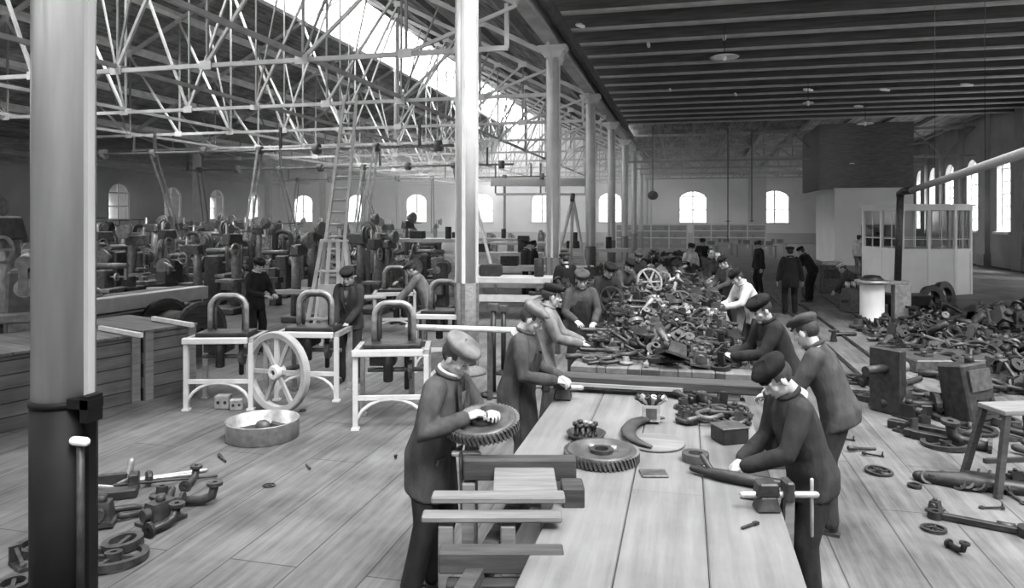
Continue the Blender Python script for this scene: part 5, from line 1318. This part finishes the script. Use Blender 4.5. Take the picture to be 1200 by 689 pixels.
sp_wheel('pale spoked wheel propped upright on the far heaped bench', wd(761, 13.2, 1.22), 0.26, (R(78), 0, TH + 0.3), 'iron_light')
sp_wheel('dark spoked wheel leaning on the heaped bench beside the dark-capped man', wd(716, 10.9, 1.16), 0.2, (R(80), 0, TH - 0.7), 'iron_dark')
for i, (x0, x1, y) in enumerate(((-5.5, 0.2, 58), (0.6, 6.3, 60))):
    t = thing('long_rack', ('long low rack of shelves along the back wall, left one', 'long low rack of shelves below the rightmost arched window')[i], 'rack', (x0, y, 0))
    L = x1 - x0
    for z in (0.3, 0.85, 1.4, 1.9): m = MB(); m.box((L / 2, 0, z), (L, 0.7, 0.08)); m.build('shelf', 'paint_light' if z > 0.5 else 'wood_mid', t)
    for k in range(5): m = MB(); m.box((0.05 + (L - 0.1) * k / 4, -0.3, 1.0), (0.1, 0.1, 2.0)); m.build('upright', 'paint_light', t)
    m = MB(); m.box((L / 2, 0.34, 1.0), (L, 0.03, 1.9)); m.build('back_panel', 'wood_mid', t)
    for k in range(16):
        xx = x0 + 0.3 + (L - 0.6) * k / 15; z = (0.34, 0.89, 1.44)[k % 3]
        m = MB(); w_ = random.uniform(0.2, 0.5); h_ = random.uniform(0.15, 0.4); m.box((0, 0, h_ / 2), (w_, 0.4, h_)); m.box((0, -0.21, h_ * 0.6), (w_ * 0.5, 0.02, 0.06))
        tag(m.build('storage_box', 'wood_dark' if k % 3 else 'wood_light', None, 0.01, (xx, y, z)), 'small storage box on the %s rack at the back wall' % ('left', 'right')[i], 'box', 'boxes on the %s back rack' % ('left', 'right')[i], 'thing')
for i in range(9):
    x = 1.4 + i * 0.55; y = 44 + (i % 3) * 2.2
    t = thing('work_table', 'low cluttered table in the dim far end of the right aisle', 'table', (x, y, 0), random.uniform(-0.2, 0.2), 'far tables of the right aisle') if i % 2 == 0 else None
    if t:
        m = MB(); m.box((0, 0, 0.8), (1.1, 0.8, 0.07)); m.build('tabletop', 'wood_light', t)
        for sx in (-0.45, 0.45):
            for sy in (-0.3, 0.3): m = MB(); m.box((sx, sy, 0.38), (0.08, 0.08, 0.76)); m.build('leg', 'wood_mid', t)
        m = MB(); m.box((0.1, 0, 0.95), (0.4, 0.3, 0.24)); m.tube([(-0.3, 0, 0.84), (-0.3, 0, 1.1)], 0.1, 10); m.build('clutter', 'iron_dark', t)

# ================================================================== machines filling the left bay
def lathe_machine():
    t = thing('engine_lathe', '', 'machine', (0, 0, 0))
    m = MB(); m.box((0, 0, 0.85), (2.0, 0.4, 0.2)); m.build('bed', 'machine_haze_grey', t, 0.02)
    for x in (-0.8, 0.8): m = MB(); m.box((x, 0, 0.375), (0.28, 0.42, 0.75), top=(0.7, 0.8)); m.build('leg', 'machine_haze_grey', t, 0.02)
    m = MB(); m.box((-0.7, 0, 1.13), (0.5, 0.36, 0.36)); m.build('headstock', 'machine_haze_grey', t, 0.02)
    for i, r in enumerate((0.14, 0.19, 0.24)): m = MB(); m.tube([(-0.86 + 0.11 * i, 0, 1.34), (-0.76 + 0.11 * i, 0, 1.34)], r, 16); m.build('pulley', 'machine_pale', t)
    m = MB(); m.box((0.75, 0, 1.1), (0.26, 0.3, 0.32)); m.tube([(0.4, 0, 1.2), (1.0, 0, 1.2)], 0.05, 8); m.build('tailstock', 'machine_haze_grey', t, 0.02)
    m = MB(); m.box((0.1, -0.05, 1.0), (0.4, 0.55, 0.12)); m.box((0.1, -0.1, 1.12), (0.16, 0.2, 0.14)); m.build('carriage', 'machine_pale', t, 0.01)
    m = MB(); m.ring(0.1, 0.13, 0.025, 18, frame((0.1, -0.36, 0.9), (0, 1, 0))); m.build('handwheel', 'iron_light', t)
    return t
def drill_machine():
    t = thing('pillar_drill', '', 'machine', (0, 0, 0))
    m = MB(); m.box((0, 0, 0.1), (0.8, 0.9, 0.2)); m.build('base', 'machine_haze_grey', t, 0.03)
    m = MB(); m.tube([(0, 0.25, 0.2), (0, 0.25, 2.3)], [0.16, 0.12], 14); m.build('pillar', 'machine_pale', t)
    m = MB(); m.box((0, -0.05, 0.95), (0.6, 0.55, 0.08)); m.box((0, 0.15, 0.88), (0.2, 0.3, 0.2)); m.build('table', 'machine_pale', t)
    m = MB(); m.box((0, 0.05, 2.15), (0.3, 0.75, 0.34), top=(0.8, 0.8)); m.build('head', 'machine_haze_grey', t, 0.03)
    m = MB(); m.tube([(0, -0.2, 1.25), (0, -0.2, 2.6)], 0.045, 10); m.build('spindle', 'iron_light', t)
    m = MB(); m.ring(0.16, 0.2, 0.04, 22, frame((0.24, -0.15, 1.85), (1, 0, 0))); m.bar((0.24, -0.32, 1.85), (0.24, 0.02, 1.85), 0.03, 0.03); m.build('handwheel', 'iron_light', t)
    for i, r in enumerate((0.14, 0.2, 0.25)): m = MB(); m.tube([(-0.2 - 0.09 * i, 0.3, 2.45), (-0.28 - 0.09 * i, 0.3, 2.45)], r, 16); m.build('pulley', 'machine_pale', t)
    return t
def mill_machine():
    t = thing('milling_machine', '', 'machine', (0, 0, 0))
    m = MB(); m.box((0, 0, 0.06), (0.9, 1.1, 0.12)); m.build('base', 'machine_haze_grey', t, 0.02)
    m = MB(); m.box((0, 0.2, 0.85), (0.55, 0.55, 1.5), top=(0.75, 0.8)); m.build('column', 'machine_haze_grey', t, 0.04)
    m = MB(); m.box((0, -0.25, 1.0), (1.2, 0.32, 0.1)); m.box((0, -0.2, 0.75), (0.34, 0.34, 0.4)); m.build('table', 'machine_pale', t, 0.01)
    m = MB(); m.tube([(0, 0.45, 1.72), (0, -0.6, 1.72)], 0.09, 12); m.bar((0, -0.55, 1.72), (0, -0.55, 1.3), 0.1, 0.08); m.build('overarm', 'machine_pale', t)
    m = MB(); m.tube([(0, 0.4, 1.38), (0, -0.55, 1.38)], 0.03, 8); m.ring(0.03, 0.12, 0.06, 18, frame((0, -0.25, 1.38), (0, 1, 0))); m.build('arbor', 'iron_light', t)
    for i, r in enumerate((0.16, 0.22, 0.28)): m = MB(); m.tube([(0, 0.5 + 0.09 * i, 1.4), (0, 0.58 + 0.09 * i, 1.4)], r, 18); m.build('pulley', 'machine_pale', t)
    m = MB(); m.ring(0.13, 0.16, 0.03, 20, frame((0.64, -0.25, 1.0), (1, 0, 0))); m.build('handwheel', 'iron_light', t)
    return t
def press_machine():
    t = thing('screw_press', '', 'machine', (0, 0, 0))
    m = MB(); m.box((0, 0, 0.4), (0.8, 0.7, 0.8), top=(0.85, 0.85)); m.build('base', 'machine_haze_grey', t, 0.03)
    m = MB(); m.tube([(x, 0, z + 0.8) for x, _, z in hoop_pts(0.75, 1.3, 0.3)], 0.1, 10); m.build('arch', 'machine_haze_grey', t)
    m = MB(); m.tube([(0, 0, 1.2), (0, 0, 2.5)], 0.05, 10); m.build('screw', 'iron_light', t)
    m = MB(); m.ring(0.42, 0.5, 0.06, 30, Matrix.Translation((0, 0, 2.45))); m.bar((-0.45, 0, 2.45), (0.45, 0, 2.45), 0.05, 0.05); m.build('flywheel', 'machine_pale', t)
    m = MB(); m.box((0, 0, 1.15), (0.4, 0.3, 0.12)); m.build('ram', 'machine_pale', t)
    return t
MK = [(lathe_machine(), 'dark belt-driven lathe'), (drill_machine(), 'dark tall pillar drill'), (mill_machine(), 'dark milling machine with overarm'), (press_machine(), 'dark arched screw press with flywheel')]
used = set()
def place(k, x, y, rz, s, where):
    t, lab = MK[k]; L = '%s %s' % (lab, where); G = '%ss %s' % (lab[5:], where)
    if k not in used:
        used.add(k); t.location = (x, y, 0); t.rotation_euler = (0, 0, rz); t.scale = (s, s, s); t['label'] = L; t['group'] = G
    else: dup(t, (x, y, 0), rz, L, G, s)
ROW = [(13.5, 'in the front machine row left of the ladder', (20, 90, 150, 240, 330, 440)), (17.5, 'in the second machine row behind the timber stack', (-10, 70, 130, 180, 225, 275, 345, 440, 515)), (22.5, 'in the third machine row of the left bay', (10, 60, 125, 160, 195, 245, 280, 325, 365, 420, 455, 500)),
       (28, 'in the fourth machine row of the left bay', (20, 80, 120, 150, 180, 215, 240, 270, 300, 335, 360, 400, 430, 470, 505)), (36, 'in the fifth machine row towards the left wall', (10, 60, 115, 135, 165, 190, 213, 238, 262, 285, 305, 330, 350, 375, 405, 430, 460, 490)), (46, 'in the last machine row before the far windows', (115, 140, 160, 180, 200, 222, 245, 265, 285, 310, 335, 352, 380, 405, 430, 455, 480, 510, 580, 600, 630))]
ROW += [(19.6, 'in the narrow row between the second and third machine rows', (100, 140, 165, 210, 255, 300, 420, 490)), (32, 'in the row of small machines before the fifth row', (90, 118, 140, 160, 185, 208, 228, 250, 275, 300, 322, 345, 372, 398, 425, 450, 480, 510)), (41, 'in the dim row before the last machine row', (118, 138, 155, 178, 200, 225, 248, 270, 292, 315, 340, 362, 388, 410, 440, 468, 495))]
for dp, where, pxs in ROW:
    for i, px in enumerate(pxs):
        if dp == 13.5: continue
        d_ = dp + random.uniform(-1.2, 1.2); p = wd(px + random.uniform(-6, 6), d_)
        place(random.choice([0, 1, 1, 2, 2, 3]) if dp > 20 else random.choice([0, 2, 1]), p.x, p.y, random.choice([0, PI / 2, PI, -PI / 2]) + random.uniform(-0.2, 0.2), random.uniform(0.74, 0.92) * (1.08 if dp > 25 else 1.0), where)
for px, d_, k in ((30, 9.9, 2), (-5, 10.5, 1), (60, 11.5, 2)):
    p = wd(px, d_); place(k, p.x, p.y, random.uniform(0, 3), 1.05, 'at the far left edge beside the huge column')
# line shafts and belts over them
for i, (y, zz) in enumerate(((24, 5.0), (33, 5.0), (43, 5.0))):
    x0, x1 = -26.5, -8
    t = thing('line_shaft', 'overhead line shaft with pulleys above the machines, %s from the front' % ORD[i], 'line shaft', (x0, y, zz), 0, 'line shafts over the machines')
    m = MB(); m.tube([(0, 0, 0), (x1 - x0, 0, 0)], 0.05, 8); m.build('shaft', 'iron_light', t)
    for k in range(8): m = MB(); xx = 1 + k * 2.4; m.tube([(xx, 0, 0), (xx + 0.22, 0, 0)], 0.2 if k % 2 else 0.15, 18); m.build('pulley', 'wood_mid', t)
    for k in range(4): m = MB(); xx = 0.4 + k * 5.6; m.bar((xx, 0, 0), (xx, 0, ZB - zz), 0.08, 0.1); m.build('hanger', 'iron_mid', t)
    for k in range(0, 8, 2):
        xx = x0 + 1.11 + k * 2.4; dy = random.uniform(-2.2, 2.2)
        m = MB(); r_ = 0.2 if k % 2 else 0.15
        for s_ in (-1, 1): m.bar((0, s_ * r_, 0), (random.uniform(-0.1, 0.1), dy + s_ * 0.2, -zz + 1.45), 0.09, 0.012)
        tag(m.build('drive_belt', 'belt', None, 0, (xx, y, zz)), 'leather drive belt slanting down from the %s line shaft' % ORD[i], 'belt', 'drive belts of the %s line shaft' % ORD[i], 'thing')
# pale tables and frames between the columns in the middle distance
for i, (px, dp, w_, h_) in enumerate(((600, 17.0, 2.6, 0.95), (625, 20.0, 3.4, 1.0), (585, 24.0, 3.0, 1.2), (690, 27, 3.0, 1.2), (640, 31, 5.0, 1.3), (560, 34, 5.0, 1.4), (505, 26, 2.6, 1.6))):
    p = wd(px, dp)
    t = thing('pale_table', 'pale long table in the bright middle distance, %s from the front' % ORD[i], 'table', p, TH * 0.5, 'pale tables in the middle distance')
    m = MB(); m.box((0, 0, h_), (w_, 0.9, 0.12)); m.build('tabletop', 'frame_white', t)
    m = MB(); m.box((0, -0.35, h_ * 0.55), (w_ * 0.9, 0.05, 0.16)); m.build('apron', 'frame_white', t)
    for sx in (-1, 1):
        for sy in (-0.35, 0.35): m = MB(); m.box((sx * w_ * 0.45, sy, h_ / 2), (0.1, 0.1, h_)); m.build('leg', 'frame_white', t)
    m = MB(); m.box((-w_ * 0.2, 0.1, h_ + 0.2), (0.5, 0.4, 0.28)); m.tube([(w_ * 0.25, 0, h_ + 0.05), (w_ * 0.25, 0, h_ + 0.5)], 0.12, 10); m.build('machine_head', 'iron_dark', t, 0.02)
p0 = wd(476, 9.6, 0.93); p1 = wd(608, 9.3, 0.93)
t = thing('long_bar', 'long pale tube laid level behind the hooped stand and second column', 'bar', p0)
m = MB(); m.tube([(0, 0, 0), p1 - p0], 0.04, 10); m.build('tube', 'frame_white', t)
for k in (0.05, 0.45, 0.75): q_ = (p1 - p0) * k; m = MB(); m.box((q_.x, q_.y, -0.465), (0.06, 0.06, 0.93)); m.build('prop', 'iron_mid', t)
p0 = wd(385, 13.2, 0.9); p1 = wd(452, 13.6, 0.9)
t = thing('long_bar', 'short pale level tube behind the man in open work jacket', 'bar', p0)
m = MB(); m.tube([(0, 0, 0), p1 - p0], 0.045, 10); m.build('tube', 'frame_white', t)
for k in (0.1, 0.9): q_ = (p1 - p0) * k; m = MB(); m.box((q_.x, q_.y, -0.45), (0.06, 0.06, 0.9)); m.build('prop', 'iron_mid', t)
for i, (px, dp, h) in enumerate(((578, 9.6, 1.2), (590, 11, 1.0))):
    p = wd(px, dp); t = thing('iron_post', ('thin dark iron post right of the second column', 'second thin dark post behind the leaning man')[i], 'post', p)
    m = MB(); m.tube([(0, 0, 0.03), (0, 0, h)], 0.04, 8); m.build('shaft', 'iron_black', t)
    m = MB(); m.lathe([(0.18, 0), (0.18, 0.03), (0.06, 0.06)], 16); m.build('foot', 'iron_black', t)
    m = MB(); m.box((0, 0, h), (0.14, 0.1, 0.1)); m.build('head', 'iron_mid', t, 0.01)
m = MB(); m.box(((XL + 7.3) / 2 + 0.2, (31 + YB) / 2, 3.4), (7.3 - XL - 0.5, YB - 31.4, 6.7))
tag(m.build('haze', 'workshop_haze'), 'pale dusty haze filling the far part of the hall', 'haze', None, 'stuff')
# ================================================================== light
w = bpy.data.worlds.new('world'); SC.world = w; w.use_nodes = True
nt = w.node_tree; N = nt.nodes; L = nt.links; bg = N['Background']
tc = N.new('ShaderNodeTexCoord'); sp_ = N.new('ShaderNodeSeparateXYZ'); mr = N.new('ShaderNodeMapRange')   # overcast sky: three times brighter overhead than at the horizon
L.new(tc.outputs['Generated'], sp_.inputs[0]); L.new(sp_.outputs['Z'], mr.inputs['Value'])
mr.inputs['From Min'].default_value = 0; mr.inputs['From Max'].default_value = 1; mr.inputs['To Min'].default_value = 1.0; mr.inputs['To Max'].default_value = 4.0
bg.inputs['Color'].default_value = (1, 1, 1, 1); L.new(mr.outputs[0], bg.inputs['Strength'])
sd = bpy.data.lights.new('sun', 'SUN'); sd.energy = 5.0; sd.angle = R(28)
so = bpy.data.objects.new('sun', sd); COL.objects.link(so); so.location = (20, -10, 30)
so.rotation_euler = Vector((-0.45, 0.42, -0.8)).to_track_quat('-Z', 'Y').to_euler()
SC.view_settings.view_transform = 'Standard'; SC.view_settings.look = 'None'
SC.view_settings.gamma = 1.0; SC.view_settings.use_curve_mapping = False
SC.view_settings.exposure = 2.6
SC.cycles.use_denoising = True
SC.cycles.max_bounces = 8; SC.cycles.diffuse_bounces = 4; SC.cycles.transparent_max_bounces = 16
SC.cycles.sample_clamp_indirect = 8
SC.cycles.volume_bounces = 1
